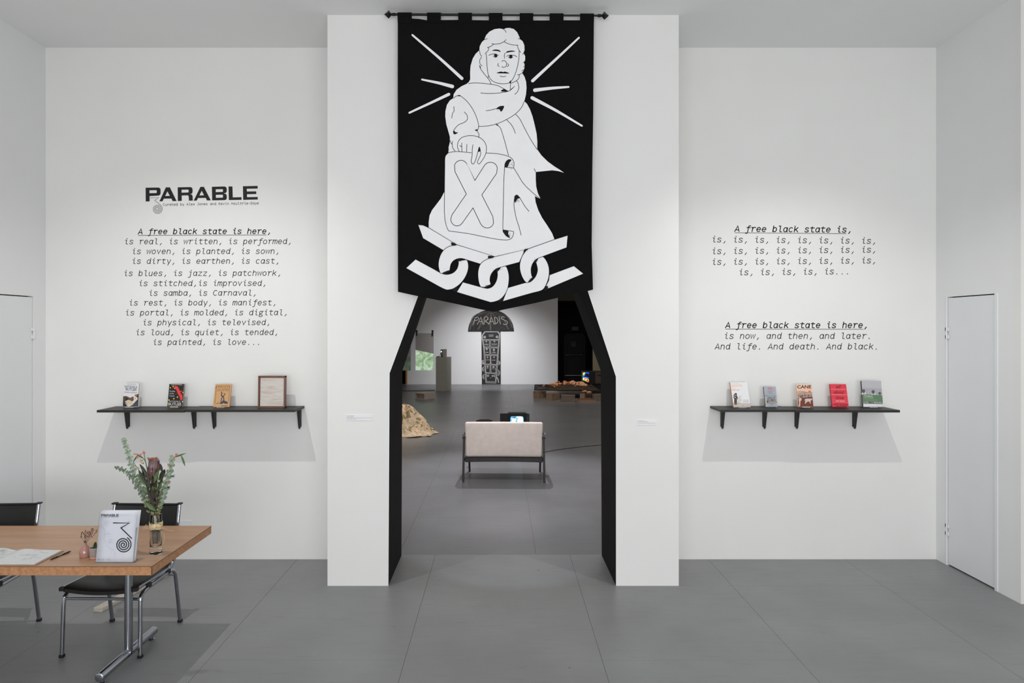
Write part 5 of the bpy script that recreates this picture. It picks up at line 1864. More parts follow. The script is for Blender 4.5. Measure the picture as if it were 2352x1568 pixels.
mb = MB()
mb._add(page_mesh(.002, .277, [.006, .014, .017, .0155, .013, .0115, .0105, .010, .0095, .009, .009], -.122, .123))
mb.build('right_pages', PG, t, smooth=True)
mb = MB()
mb._add(page_mesh(-.28, .000, [.010, .011, .013, .015, .017, .020, .022, .020, .012, .006], -.122, .123))
mb.build('left_pages', PG, t, smooth=True)
PEN = mat('pencil_grey', (120, 120, 126), rough=.8)
rr = random.Random(13)


def scribble(x0, x1, z, n, name, wd=.0009):
    bm = MB()
    for k in range(n):
        y = rr.uniform(-.10, .11)
        x = rr.uniform(x0, x1)
        L_ = rr.uniform(.02, .06)
        pts = crom([(x + L_ * i / 6, y + rr.uniform(-.004, .004), z(x + L_ * i / 6) + .0004) for i in range(7)], 2)
        pts = [(p.x, p.y, p.z) for p in pts]
        t_ = bmesh.new()
        pr = None
        for p in pts:
            a_, b_ = t_.verts.new((p[0], p[1] - wd, p[2])), t_.verts.new((p[0], p[1] + wd, p[2]))
            if pr:
                t_.faces.new((pr[0], a_, b_, pr[1]))
            pr = (a_, b_)
        bm._add(t_)
    return bm.build(name, PEN, t)


scribble(.07, .20, lambda x: .0155 - .03 * max(0, x - .06) * .9 if x < .2 else .0108, 12, 'pencil_writing')
scribble(-.09, -.02, lambda x: .0225, 16, 'ink_writing', .0012)

p0, p1 = Vector((-2.662, 4.028, ZT + .0052)), Vector((-2.636, 4.186, ZT + .0062))
t = thing('pen', 'black ballpoint pen lying on the table by the sketchbook', 'pen', tuple(p0))
d = p1 - p0
PB = mat('black_pen_plastic', (26, 26, 28), rough=.35)
MB().tube([d * .36, d * .62], .0042, 12).build('barrel', mat('smoky_pen_barrel', (70, 72, 74), rough=.2), t, smooth=True)
MB().tube([d * 0, d * .03, d * .10, d * .37], .005, 12, rs=[.0008, .0016, .0042, .0050]).build('grip', PB, t, smooth=True)
MB().tube([d * .6, d * .9, d * .93, d * .95, d], .005, 12, rs=[.0048, .0050, .004, .0026, .0024]).bar(d * .66 + Vector((.004, 0, .004)), d * .92 + Vector((.003, 0, .005)), .0024, .0014).build('cap_end', PB, t, smooth=True)

# ================================================================== the far room
# ---- settee seen from behind
DW = mat('dark_stained_wood', (46, 40, 40), rough=.4, spec=.5, var=.25, scale=10, stretch=(4, 4, .5))
LIN = mat('pinkish_linen', (242, 228, 220), rough=.9, spec=.15, var=.05, scale=14, bump=.25, bscale=260)
SX, SY = .042, 9.41
st = thing('settee', 'pale linen two seat settee with dark wooden legs seen from behind', 'sofa', (SX, SY, 0), (0, 0, R(-1.5)))
# local: back legs at y=0, front at y=.7
for s in (-1, 1):
    x = s * .560
    MB().bar((x, .0, 0), (x * .985, .05, .63), .030, .036, (.026, .05), bev=.005).build('back_leg', DW, st)
    MB().bar((x * .93, .70, 0), (x * .955, .66, .55), .028, .034, (.030, .045), bev=.005).build('front_leg', DW, st)
    mb = MB()
    pts = crom([(x * .985, .03, .60), (x * .995, .10, .655), (x * .995, .28, .63), (x * .98, .50, .605), (x * .965, .70, .59)], 6)
    for i in range(len(pts) - 1):
        mb.bar(pts[i], pts[i + 1] + (pts[i + 1] - pts[i]) * .1, .045, .028)
    mb.build('armrest', DW, st)
    MB().bar((x * .95, .05, .30), (x * .93, .68, .34), .024, .05, bev=.004).build('side_rail', DW, st)
mb = MB()
prof = []
for i in range(13):
    u = -1 + 2 * i / 12
    prof.append((u * .535, .335 - 0.0 * u))
low = [(u_ * .535, .262 + .018 * (1 - abs(u_)) ** .5 * .6) for u_ in [1 - 2 * i / 12 for i in range(13)]]
mb.prism([prof + low], .045, .070)
mb.build('back_rail', DW, st, bevel=.003)
MB().box(-.50, .50, .66, .685, .29, .35, bev=.004).build('front_rail', DW, st)
for k in range(5):
    MB().box(-.52, .52, .16 + k * .11, .19 + k * .11, .315, .328).build('seat_slat', DW, st)
MB().box(-.52, .52, .12, .70, .33, .45, bev=.03, seg=4).build('seat_cushion', LIN, st, smooth=True)
bc = MB()
t_ = bmesh.new()
bmesh.ops.create_cube(t_, size=1)
for v in t_.verts:
    z = v.co.z + .5
    v.co = Vector((v.co.x * 1.085 * (.975 + .025 * z), (v.co.y + .5) * .12, z * .475))
bmesh.ops.bevel(t_, geom=list(t_.edges), offset=.028, segments=5, profile=.5, affect='EDGES')
bmesh.ops.subdivide_edges(t_, edges=[e for e in t_.edges if e.calc_length() > .2], cuts=6, use_grid_fill=True)
for v in t_.verts:
    z = v.co.z / .475
    if v.co.y < .02:
        v.co.y -= .018 * (1 - (2 * z - 1) ** 2) * (1 - (v.co.x / .56) ** 2)
    v.co.z += .004 * math.cos(v.co.x * 2.6)
bc._add(t_)
o = bc.build('back_cushion', LIN, st, smooth=True, loc=(0, .015, .342), rot=(R(-4), 0, 0))
for x in (-.44, .40, .485):
    MB().box(x - .014, x + .014, .035, .075, .325, .35, bev=.003).build('cushion_clip', CAPB, st)
MB().tube([(-.512, .02, .20), (-.49, .02, .20)], .006, 8).build('bolt', STEEL, st)

# ---- televisions on the floor beyond the settee
TVB = mat('black_tv_plastic', (30, 30, 33), rough=.5, spec=.4, var=.08)
TVD = mat('dark_tv_bezel', (20, 20, 23), rough=.35, spec=.5)


def emis(name, rgb, e):
    return mat(name, rgb, rough=.2, emit=e, var=.05, scale=30)


def television(name, label, X, Y, w, h, d, z, rz, sw, sh, sx, sz, screen, bez=.02):
    t = thing(name, label, 'television', (X, Y, z), (0, 0, rz))
    mb = MB()
    # shell open at the front, tapering to the rear
    mb.box(-w / 2, w / 2, bez, d * .55, 0, h, bev=.006)
    tt_ = bmesh.new()
    vs = [tt_.verts.new(p) for p in ((-w / 2, d * .55, .004), (w / 2, d * .55, .004), (w / 2, d * .55, h - .004), (-w / 2, d * .55, h - .004),
                                     (-w * .3, d, h * .15), (w * .3, d, h * .15), (w * .3, d, h * .8), (-w * .3, d, h * .8))]
    for f in ((0, 1, 5, 4), (1, 2, 6, 5), (2, 3, 7, 6), (3, 0, 4, 7), (4, 5, 6, 7), (3, 2, 1, 0)):
        tt_.faces.new([vs[i] for i in f])
    bmesh.ops.recalc_face_normals(tt_, faces=tt_.faces)
    mb._add(tt_)
    mb.build('casing', TVB, t)
    mb = MB()
    x0, x1, z0, z1 = sx - sw / 2, sx + sw / 2, sz - sh / 2, sz + sh / 2
    mb.box(-w / 2 + .004, x0, 0, bez + .004, .006, h - .006, bev=.002)
    mb.box(x1, w / 2 - .004, 0, bez + .004, .006, h - .006, bev=.002)
    mb.box(x0, x1, 0, bez + .004, .006, z0, bev=.002)
    mb.box(x0, x1, 0, bez + .004, z1, h - .006, bev=.002)
    mb.build('bezel', TVD, t)
    # rounded, bulging tube with its picture
    a = Art(lambda x, y: (sx + (x - .5) * sw, sz + (y - .5) * sh), dy=.0003, y0=bez + .001)
    screen(a)
    o = a.build('screen', t)
    bm = bmesh.new()
    bm.from_mesh(o.data)
    for k in range(1, 8):
        bmesh.ops.bisect_plane(bm, geom=bm.verts[:] + bm.edges[:] + bm.faces[:], plane_co=(sx + (k / 8 - .5) * sw, 0, 0), plane_no=(1, 0, 0))
        bmesh.ops.bisect_plane(bm, geom=bm.verts[:] + bm.edges[:] + bm.faces[:], plane_co=(0, 0, sz + (k / 8 - .5) * sh), plane_no=(0, 0, 1))
    for v in bm.verts:
        u, q = (v.co.x - sx) / sw * 2, (v.co.z - sz) / sh * 2
        v.co.y -= .016 * max(0, 1 - u * u) * max(0, 1 - q * q)
    bm.to_mesh(o.data)
    bm.free()
    return t


def scr_cloud(a):
    rnd_ = [(.12, .03), (.5, 0), (.88, .03), (.97, .14), (1, .5), (.97, .86), (.88, .97), (.5, 1), (.12, .97), (.03, .86), (0, .5), (.03, .14)]
    a.poly(rnd_, emis('screen_blue', (96, 176, 214), 1.1), smooth=3)
    w_ = emis('screen_white', (226, 244, 252), 1.5)
    a.poly([(.08, .75), (.2, .86), (.32, .75), (.4, .82), (.46, .7), (.36, .5), (.42, .35), (.3, .15), (.18, .1), (.1, .3), (.2, .42), (.06, .5), (.16, .6)], w_, smooth=3)
    a.poly([(.45, .95), (.7, .97), (.9, .9), (.95, .6), (.93, .2), (.84, .12), (.78, .3), (.7, .45), (.6, .5), (.5, .62), (.6, .75), (.5, .85)], w_, smooth=3)
    a.poly([(.47, .06), (.5, .25), (.55, .3), (.6, .42), (.68, .48), (.74, .44), (.8, .3), (.84, .06)], emis('screen_dark_teal', (24, 54, 66), .5), smooth=2)
    a.poly([(.50, .48), (.56, .42), (.62, .22), (.64, .1), (.58, .12), (.53, .3), (.48, .42)], emis('screen_pink', (232, 130, 124), 1.2), smooth=2)
    a.poly([(.1, .8), (.3, .92), (.42, .86), (.3, .82)], emis('screen_deep_blue', (36, 104, 160), .9), smooth=2)


def scr_dim(a):
    a.poly([(.1, .0), (.9, .0), (1, .1), (1, .9), (.9, 1), (.1, 1), (0, .9), (0, .1)], emis('screen_off_blue', (24, 32, 44), .35))
    a.circle(.5, .62, .10, emis('screen_spot_white', (220, 240, 255), 2.5), ry=.13)


def scr_colour(a):
    a.poly([(0, 0), (1, 0), (1, 1), (0, 1)], emis('screen_near_black', (30, 26, 34), .3))
    blu, grn, ylw, rd, whi = emis('screen_blue_b', (30, 90, 235), 1.2), emis('screen_green', (60, 210, 60), 1.0), emis('screen_yellow', (246, 226, 40), 1.2), emis('screen_red', (240, 44, 60), 1.3), emis('screen_pale', (236, 226, 246), 1.3)
    a.poly([(.02, .98), (.45, .98), (.28, .8), (.1, .62), (.02, .68)], grn)
    a.poly([(.05, .98), (.4, .98), (.18, .72), (.08, .78)], ylw)
    a.poly([(.02, .98), (.14, .98), (.06, .84)], rd)
    a.stroke([(.04, .56), (.2, .62), (.38, .82), (.55, .95), (.8, .93), (.98, .88)], .11, blu, smooth=3, layer=True)
    a.poly([(0, .5), (.1, .52), (.3, .5), (.5, .55), (.7, .52), (.98, .46), (.98, .38), (.8, .42), (.5, .42), (.2, .46)], blu, smooth=2)
    a.poly([(.0, .46), (.2, .5), (.5, .44), (.8, .38), (.98, .26), (.98, .06), (.75, .04), (.45, .12), (.15, .2), (.0, .2)], grn)
    a.poly([(.04, .42), (.25, .47), (.6, .40), (.9, .30), (.98, .08), (.8, .06), (.5, .16), (.2, .24), (.06, .24)], ylw)
    a.poly([(.16, .42), (.3, .46), (.6, .36), (.86, .28), (.98, .1), (.9, .05), (.6, .14), (.3, .24), (.16, .28)], rd)
    a.layer()
    for cx, cy, r in ((.22, .4, .07), (.14, .3, .05), (.42, .28, .06), (.58, .26, .06)):
        a.circle(cx, cy, r, whi, layer=False, n=10)


Yt = 13.07
big = television('television', 'larger black television with side flaps and a bright blue picture beyond the settee', P(1187.5, 0, Yt).x, Yt, .345, .50, .38, 0, 0, .262, .215, 0, .335, scr_cloud, bez=.05)
HZ = mat('black_flap_board', (64, 64, 68), rough=.7)
MB().box(0, .155, -.006, 0, 0, .499).build('side_flap', HZ, big, loc=(-.172, 0, 0), rot=(0, 0, R(192)))
MB().box(0, .16, -.006, 0, 0, .505).build('side_flap', HZ, big, loc=(.172, 0, 0), rot=(0, 0, R(-68)))
small = television('television', 'smaller black television nearly hidden behind the settee back', P(1113.5, 0, 13.4).x, 13.4, .20, .325, .30, 0, R(4), .16, .12, 0, .20, scr_dim, bez=.05)
MB().box(0, .11, -.006, 0, 0, .332).build('side_flap', HZ, small, loc=(-.10, 0, 0), rot=(0, 0, R(232)))
MB().box(0, .06, -.006, 0, 0, .33).build('side_flap', HZ, small, loc=(.10, 0, 0), rot=(0, 0, R(-42)))

# ---- draped cloth mound
FAB = ramp_mat('floral_cloth', [(.30, (118, 110, 82)), (.40, (150, 136, 98)), (.44, (214, 190, 160)), (.52, (226, 200, 176)), (.56, (168, 150, 112)), (.61, (220, 192, 156)), (.66, (150, 170, 190)), (.70, (206, 184, 152)), (.80, (140, 126, 92))], 8.5, rough=.85, detail=3, distort=.8, bump=.3)
t = thing('draped_cloth', 'mound of mustard and blue floral cloth on the floor by the opening', 'cloth', (-1.96, 13.9, 0))
bm = bmesh.new()
NR, NT = 34, 130
PR = crom([(0, .575), (.10, .562), (.18, .515), (.27, .375), (.37, .23), (.44, .10), (.51, .03), (.61, .004)], 12)
rows = [[bm.verts.new((0, 0, .575))]]
for i in range(1, NR + 1):
    s = i / NR
    pp = PR[min(len(PR) - 1, int(s * (len(PR) - 1)))]
    row = []
    for k in range(NT):
        q = 2 * PI * k / NT
        n1 = 1.3 * (noise.noise(Vector((math.cos(q) * 1.8, math.sin(q) * 1.8, s * 1.2))) - noise.noise(Vector((1.8, 0, s * 1.2))))
        n2 = 1.9 * noise.noise(Vector((math.cos(q) * 5, math.sin(q) * 5, s * 2.2 + 7)))
        n3 = 1.6 * abs(noise.noise(Vector((math.cos(q) * 3.1 + s, math.sin(q) * 3.1, s * 1.5 + 3))))
        rad = pp.x * (1 + .22 * n1 + (.16 * n2 + .14 * (.4 - n3)) * s ** .7)
        if math.cos(q) > 0 and s > .8:
            rad *= 1 + .12 * max(0, math.cos(q - .1)) ** 5 * (s - .8) * 5
        zz = pp.y + .05 * n2 * math.sin(PI * s) + .05 * (.35 - n3) * math.sin(PI * s)
        if s > .85:
            zz = pp.y + .035 * max(0, n2 + .3) * (1 - (s - .85) / .15 * .6)
        row.append(bm.verts.new((rad * math.cos(q), rad * math.sin(q) * .9, max(.003, zz))))
    rows.append(row)
for i in range(NR):
    a_, b_ = rows[i], rows[i + 1]
    for k in range(NT):
        k2 = (k + 1) % NT
        if len(a_) == 1:
            bm.faces.new((a_[0], b_[k], b_[k2]))
        else:
            bm.faces.new((a_[k], b_[k], b_[k2], a_[k2]))
bmesh.ops.recalc_face_normals(bm, faces=bm.faces)
mb = MB()
mb._add(bm)
mb.build('cloth_surface', FAB, t, smooth=True)

# ---- low open box
BIR = mat('pale_plywood', (186, 172, 158), rough=.7, var=.08, scale=12)
bx0 = floorP(975, 917.5)
t = thing('wooden_box', 'low pale wooden box with an open side on the floor near the pedestal', 'box', tuple(bx0), (0, 0, R(-40)))
q = .02
MB().box(-.41, 0, 0, .43, 0, q).build('bottom_panel', BIR, t)
MB().box(-.41, 0, 0, .43, .185 - q, .185).build('top_panel', BIR, t)
MB().box(-q, 0, 0, .43, q, .185 - q).build('side_panel', BIR, t)
MB().box(-.41, -.41 + q, 0, .43, q, .185 - q).build('side_panel', BIR, t)
MB().box(-.41 + q, -q, .12, .12 + q, q, .185 - q).build('inner_panel', BIR, t)
MB().box(-.41 + q, -q, .43 - q, .43, q, .185 - q).build('back_panel', BIR, t)

# ---- pedestal with projector
PED = mat('grey_white_pedestal', (170, 168, 158), rough=.6, var=.02, scale=4)
pc = floorP(1024.5, 898.3)
t = thing('pedestal', 'tall pale grey square pedestal carrying the small projector', 'pedestal', (pc.x, pc.y, 0), (0, 0, R(-24)))
MB().box(-.40, 0, 0, .38, 0, 1.165, bev=.003).build('pedestal_body', PED, t)
pj = thing('projector', 'small pale upright projector with a glowing green lens on the pedestal', 'projector', (pc.x - .10, pc.y + .13, 1.165), (0, 0, R(-24)))
MB().box(-.085, -.01, -.06, .06, .03, .26, bev=.008).build('lens_housing', mat('grey_projector', (118, 122, 112), rough=.5), pj)
MB().box(-.005, .085, -.05, .09, 0, .27, bev=.008).build('projector_body', PED, pj)
MB().box(-.08, -.015, -.05, .05, 0, .03, bev=.004).build('black_foot', TVB, pj)
MB().lathe([(0, 0), (.021, 0), (.017, .004), (0, .007)], 20, Matrix.Translation((-.048, -.061, .185)) @ Matrix.Rotation(PI / 2, 4, 'X')).build('lens', emis('green_lens_glow', (150, 255, 200), 4.0), pj)
cb_ = thing('power_adapter', 'black power adapter and cord lying on top of the pedestal', 'cable', (pc.x - .30, pc.y + .20, 1.165), (0, 0, R(-24)))
MB().box(-.03, .06, -.03, .03, 0, .022, bev=.004).build('adapter_box', TVB, cb_)
MB().tube(crom([(.02, 0, .02), (.06, 0, .05), (.12, -.01, .12), (.17, -.02, .16)], 6), .005, 6).build('cord', TVB, cb_, smooth=True)
cd = thing('floor_cord', 'thin black cord running along the floor to the pedestal', 'cable', (pc.x - .4, pc.y + .1, 0))
MB().tube(crom([(0, .1, .012), (-.5, .0, .012), (-1.1, -.02, .012), (-2.0, -.03, .012), (-2.6, .05, .012)], 6), .011, 6).build('cord', TVB, cd, smooth=True)

# ---- hanging projection films
FILM = mat('grey_hanging_film', (172, 168, 166), rough=.4, alpha=.82, var=.03, scale=3)
PRJ = ramp_mat('green_projection', [(.28, (128, 152, 112)), (.42, (150, 180, 140)), (.52, (186, 214, 182)), (.64, (214, 232, 212)), (.74, (160, 192, 150))], 3.2, rough=.6, emit=.6, detail=6, distort=1.6)
PRD = ramp_mat('dim_green_projection', [(.3, (96, 112, 100)), (.5, (124, 146, 122)), (.7, (150, 176, 146))], 3.0, rough=.6, emit=.12, detail=6, distort=1.2)


def film(label, pxl, pxr, pyt, pyb, pys, Y, prj):
    x0, x1 = P(pxl, 0, Y).x, P(pxr, 0, Y).x
    z1, z0, zs = P(0, pyt, Y).z, P(0, pyb, Y).z, P(0, pys, Y).z
    X = (x0 + x1) / 2
    w_ = (x1 - x0) / 2
    t = thing('projection_film', label, 'screen', (X, Y, z0))
    MB().box(-w_, w_, 0, .006, 0, z1 - z0).build('film_sheet', FILM, t)
    a = Art(y0=-.002)
    a.poly([(-w_, 0), (w_ * .985, 0), (w_ * .985, zs - z0 - .10), (w_ * .2, zs - z0 - .04), (-w_ * .2, zs - z0 - .02), (-w_ * .6, zs - z0 + .02), (-w_, zs - z0 + .04)], prj)
    a.build('projected_picture', t)
    for s in (-1, 1):
        c = MB()
        c.bar((s * (w_ - .04), -.01, z1 - z0 - .10), (s * (w_ - .04), -.01, z1 - z0 + .11), .035, .035, (.075, .05))
        c.build('clip', TVB, t)
        MB().tube([(s * (w_ - .04), 0, z1 - z0 + .10), (s * (w_ - .04), 0, 5.94 - z0)], .0005, 4).build('thread', mat('clear_thread', (200, 200, 200), rough=.5, alpha=.25), t)
    return t


film('grey hanging film with a bright green projected picture left of the pedestal', 954.5, 996, 765, 850, 806, 24.6, PRJ)
film('second hanging film with dim green picture, mostly hidden by the opening', 898, 943.5, 765, 850.5, 812, 24.2, PRD)

# ---- black mushroom shaped wall piece
WP = thing('wall_sculpture', 'black painted wall piece, half disc reading PARADIS over a tall coffin drawing', 'artwork', (P(1128, 0, 26.3).x, 26.3, P(0, 881.2, 26.3).z))
kx = 26.3 / F
oX, oZ = WP.location.x, WP.location.z
fz = lambda x, y: ((1060 + x / 8.25 - VX) * kx - oX, CH - (700 + y / 8.25 - VY) * kx - oZ)
BB = mat('black_board_paint', (40, 42, 44), rough=.7, var=.1)
BD = ramp_mat('weathered_black_board', [(.35, (30, 30, 31)), (.55, (42, 41, 41)), (.70, (36, 38, 38)), (.80, (90, 56, 46))], 9, rough=.7, detail=6)
CHK = mat('chalk_line', (190, 186, 182), rough=.9, var=.1)
CHD = mat('faint_chalk_line', (122, 116, 110), rough=.9, var=.2)
hp = [fz(128, 495)] + [fz(*p) for p in _arc(560, 490, 432, -400, 180, 0, 24)] + [fz(993, 482)]
MB().prism([hp], -.05, -.002).build('half_disc', BD, WP)
MB().prism([[fz(378, 488), fz(740, 486), fz(745, 1495), fz(388, 1497)]], -.03, -.002).build('column_board', BB, WP)
a = Art(fz, y0=-.031, dy=.001)
a.layer()
ln = lambda pts, wd=9, m=CHK, **k: a.stroke(pts, wd, m, cap=False, **k)
ln([(440, 502), (690, 498), (728, 545), (722, 640), (700, 900), (668, 1300), (655, 1478), (462, 1472), (440, 1150), (420, 800), (385, 620), (392, 575)], 9, closed=True)
ln([(448, 512), (680, 512), (715, 552), (708, 655), (402, 655), (400, 580)], 8, closed=True)
for q in ([(412, 672), (530, 672), (530, 795), (430, 795)], [(552, 672), (706, 672), (690, 800), (552, 795)], [(430, 812), (532, 815), (535, 938), (448, 938)], [(552, 812), (690, 815), (680, 945), (556, 938)],
          [(450, 955), (540, 955), (545, 1118), (460, 1120)], [(558, 955), (680, 960), (665, 1130), (560, 1118)], [(458, 1135), (540, 1135), (538, 1282), (462, 1278)], [(558, 1135), (660, 1145), (650, 1288), (560, 1282)],
          [(465, 1292), (650, 1302), (640, 1452), (475, 1450)]):
    ln(q, 8, closed=True)
ln([(515, 572), (605, 568)], 8)
ln([(520, 596), (605, 590)], 8)
for cx, cy, r, k in ((440, 610, 26, 4), (672, 606, 26, 4), (478, 838, 20, 4), (613, 850, 22, 4), (495, 1168, 20, 4), (605, 1175, 22, 4)):
    for j in range(k):
        an = PI * j / k + .3
        ln([(cx - r * math.cos(an), cy - r * math.sin(an)), (cx + r * math.cos(an), cy + r * math.sin(an))], 9)
for cx, cy in ((468, 692), (625, 690), (493, 990), (615, 990)):
    ln([(cx - 20, cy), (cx + 20, cy)], 8)
    ln([(cx, cy - 20), (cx, cy + 22)], 8)
for x0, x1, y in ((440, 512, 757), (570, 670, 757), (458, 512, 900), (578, 655, 908), (468, 530, 1042), (578, 645, 1046)):
    ln([(x0, y), (x1, y)], 8)
for cx, cy, n_ in ((446, 738, 4), (576, 733, 6), (600, 888, 3), (485, 1202, 2), (585, 1212, 4), (482, 885, 1)):
    for j in range(n_):
        a.circle(cx + j * 18, cy, 5.5, CHK, layer=False, n=8)
for q in ([(480, 1315), (500, 1365)], [(500, 1318), (485, 1355)], [(520, 1312), (510, 1362)], [(500, 1335), (522, 1350)], [(570, 1330), (600, 1360)], [(600, 1325), (575, 1362)], [(605, 1325), (632, 1365)], [(632, 1322), (610, 1362)]):
    ln(q, 8)
a.circle(556, 1378, 6, CHK, layer=False, n=8)
for cx, cy, rx, ry, a0, a1 in ((410, 1085, 26, 38, 60, 300), (425, 1215, 30, 42, 90, 270), (432, 1360, 30, 42, 80, 280), (700, 1098, 28, 38, -100, 100), (690, 1285, 34, 50, -100, 110)):
    ln(_arc(cx, cy, rx, ry, a0, a1, 12), 9)
    ln(_arc(cx, cy, rx * .55, ry * .55, a0, a1, 8), 6)
    for j in range(3):
        a.circle(cx + (j - 1) * rx * .4, cy + (j % 2) * 12, 5, CHK, layer=False, n=6)
ln([(398, 1050), (430, 1120)], 8)
ln([(668, 1365), (692, 1410), (705, 1475)], 16, smooth=3)
a.build('chalk_drawing', WP)
a = Art(fz, y0=-.051, dy=.001)
a.layer()
ap = (560, 118)
for ex, ey, bx_, by_ in ((150, 470, 240, 200), (200, 400, 320, 190), (310, 465, 420, 240), (545, 480, 545, 300), (885, 460, 760, 230), (960, 430, 850, 210), (640, 240, 600, 170)):
    pts = [(p.x, p.y) for p in crom([ap, (bx_, by_), (ex, ey)], 10)]
    a.stroke(pts, 5, CHD, cap=False)
    a.stroke([(x + 14, y + 4) for x, y in pts], 5, CHD, cap=False)
    for i in range(2, len(pts) - 1):
        x, y = pts[i]
        a.stroke([(x - 14, y + 8), (x, y), (x + 22, y + 14)], 3.5, CHD, cap=False)
a.layer()
rr = random.Random(15)
for _ in range(120):
    an, r = rr.uniform(PI, 2 * PI), rr.uniform(.1, .95) ** .5
    x, y = 560 + 425 * r * math.cos(an), 490 + 395 * r * math.sin(an)
    if y > 118:
        a.circle(x, y, rr.uniform(2, 5), rr.choice((CHD, CHD, mat('rust_fleck', (146, 82, 56), rough=.9), mat('ochre_fleck', (150, 112, 50), rough=.9))), layer=False, n=6)
a.layer()
ochre = mat('ochre_fleck', 0)
a.circle(500, 270, 16, ochre, layer=False)
a.circle(462, 322, 15, ochre, layer=False)
a.layer()
for q, sm in (([(215, 370), (262, 238)], 0), ([(258, 250), (290, 232), (322, 245), (318, 275), (285, 295), (240, 300)], 3),
              ([(300, 372), (368, 235), (410, 372)], 0), ([(322, 318), (392, 312)], 0),
              ([(425, 372), (440, 230)], 0), ([(438, 235), (478, 225), (502, 245), (490, 280), (450, 298), (432, 300)], 3), ([(455, 298), (522, 368)], 0),
              ([(518, 372), (568, 232), (620, 370)], 0), ([(535, 318), (600, 312)], 0),
              ([(625, 240), (640, 365)], 0), ([(622, 238), (665, 245), (690, 290), (680, 335), (640, 365)], 3),
              ([(710, 222), (738, 365)], 0), ([(818, 240), (780, 222), (755, 240), (765, 270), (820, 290), (865, 320), (862, 355), (830, 375), (790, 362)], 4)):
    a.stroke(q, 10, CHK, smooth=sm)
a.build('chalk_lettering', WP)

# ---- floor assemblage at the right: mesh bed on crates with leathery leaves, television on blocks
WB = mat('brown_wood_block', (134, 116, 100), rough=.7, var=.12, scale=10)
WBD = mat('grey_wood_block', (116, 104, 96), rough=.7, var=.12, scale=10)


def crate(label, pxc, pyb, w_, d_, h_, rz, m, x0=None):
    p = floorP(pxc, pyb)
    x0 = -w_ if x0 is None else x0
    t = thing('wooden_block', label, 'block', (p.x, p.y, 0), (0, 0, R(rz)), 'blocks under the mesh bed')
    MB().box(x0, x0 + w_, 0, d_, 0, h_, bev=.004).build('block_body', m, t)
    MB().box(x0 - .003, x0 + w_ + .003, -.003, .012, h_ - .03, h_ + .001, bev=.002).build('top_edge_strip', m, t)
    return t


crate('wooden block at the left end of the mesh bed', 1238, 914.8, .235, .34, .205, -45, WB)
crate('second wooden block from the left under the mesh bed', 1268, 919.8, .235, .35, .215, -45, WB)
crate('wide grey brown block at the front middle of the mesh bed', 1305, 922.8, .40, .26, .19, -4, WBD, -.2)
crate('short block under the leaf heap, right of the wide block', 1343, 917, .15, .25, .16, -20, WB)
crate('wooden block at the right end of the mesh bed by the opening edge', 1374, 921, .22, .26, .18, 5, WBD, -.12)
MET = mat('rusty_dark_wire', (52, 48, 46), rough=.6, metal=.5)
bd = thing('mesh_bed', 'dark wire mesh bed frame lying on the wooden blocks', 'frame', (P(1300, 0, 21.4).x, 21.4, .205))
cor = [(P(1229, 0, 22.4).x, 22.4), (P(1352, 0, 22.4).x, 22.4), (P(1380, 0, 20.7).x, 20.7), (P(1228, 0, 20.95).x, 20.95)]
loc = lambda u, v: Vector(((cor[0][0] * (1 - u) + cor[1][0] * u) * (1 - v) + (cor[3][0] * (1 - u) + cor[2][0] * u) * v - bd.location.x,
                           (cor[0][1] * (1 - u) + cor[1][1] * u) * (1 - v) + (cor[3][1] * (1 - u) + cor[2][1] * u) * v - 21.4, .05 + .03 * (1 - v)))
for q0, q1 in (((0, 0), (1, 0)), ((1, 0), (1, 1)), ((1, 1), (0, 1)), ((0, 1), (0, 0))):
    MB().bar(loc(*q0), loc(*q1), .035, .035).build('frame_bar', MET, bd)
mb = MB()
for i in range(1, 44):
    u = i / 44
    mb.bar(loc(u, 0), loc(min(1, u + .12), 1), .008, .008)
    mb.bar(loc(u, 0), loc(max(0, u - .12), 1), .008, .008)
for i in range(1, 12):
    mb.bar(loc(0, i / 12), loc(1, i / 12), .008, .008)
tag(mb.build('wire_mesh', MET, bd), kind='stuff')
# dark tangle and leaves
LEA = ramp_mat('leathery_leaf', [(.3, (160, 112, 84)), (.5, (214, 160, 126)), (.7, (232, 188, 158))], 8, rough=.6)
TAN = ramp_mat('dark_tangle', [(.3, (40, 36, 30)), (.55, (62, 54, 42)), (.75, (84, 62, 48))], 12, rough=.85)
tg = thing('soil_heap', 'dark heap of soil and twigs spread on the mesh bed', 'heap', (P(1312, 0, 21.3).x, 21.3, .27))
rr = random.Random(31)
bm = bmesh.new()
NX, NY = 56, 20
g = []
for j in range(NY + 1):
    row = []
    for i in range(NX + 1):
        u, v = i / NX * 2 - 1, j / NY * 2 - 1
        e = max(0, 1 - u * u) ** .5 * max(0, 1 - v * v) ** .5
        n_ = noise.noise(Vector((u * 5, v * 3, 2))) * .6 + noise.noise(Vector((u * 14, v * 9, 5))) * .4
        row.append(bm.verts.new((u * .78 + .02 * n_, v * .58, max(-.02, e * (.10 + .16 * n_)))))
    g.append(row)
for j in range(NY):
    for i in range(NX):
        bm.faces.new((g[j][i], g[j][i + 1], g[j + 1][i + 1], g[j + 1][i]))
mb = MB()
mb._add(bm)
tag(mb.build('soil', TAN, tg), kind='stuff')
lh = thing('leaf_pile', 'crumpled copper brown leaves heaped on the mesh bed', 'leaves', (P(1300, 0, 21.5).x, 21.5, .30))
pos = [(-.46 + k * .082 + rr.uniform(-.02, .02), rr.uniform(-.25, .35), .05 + .03 * math.sin(k)) for k in range(12)] + [(rr.uniform(-.35, .45), rr.uniform(-.3, .2), rr.uniform(.02, .10)) for _ in range(14)]
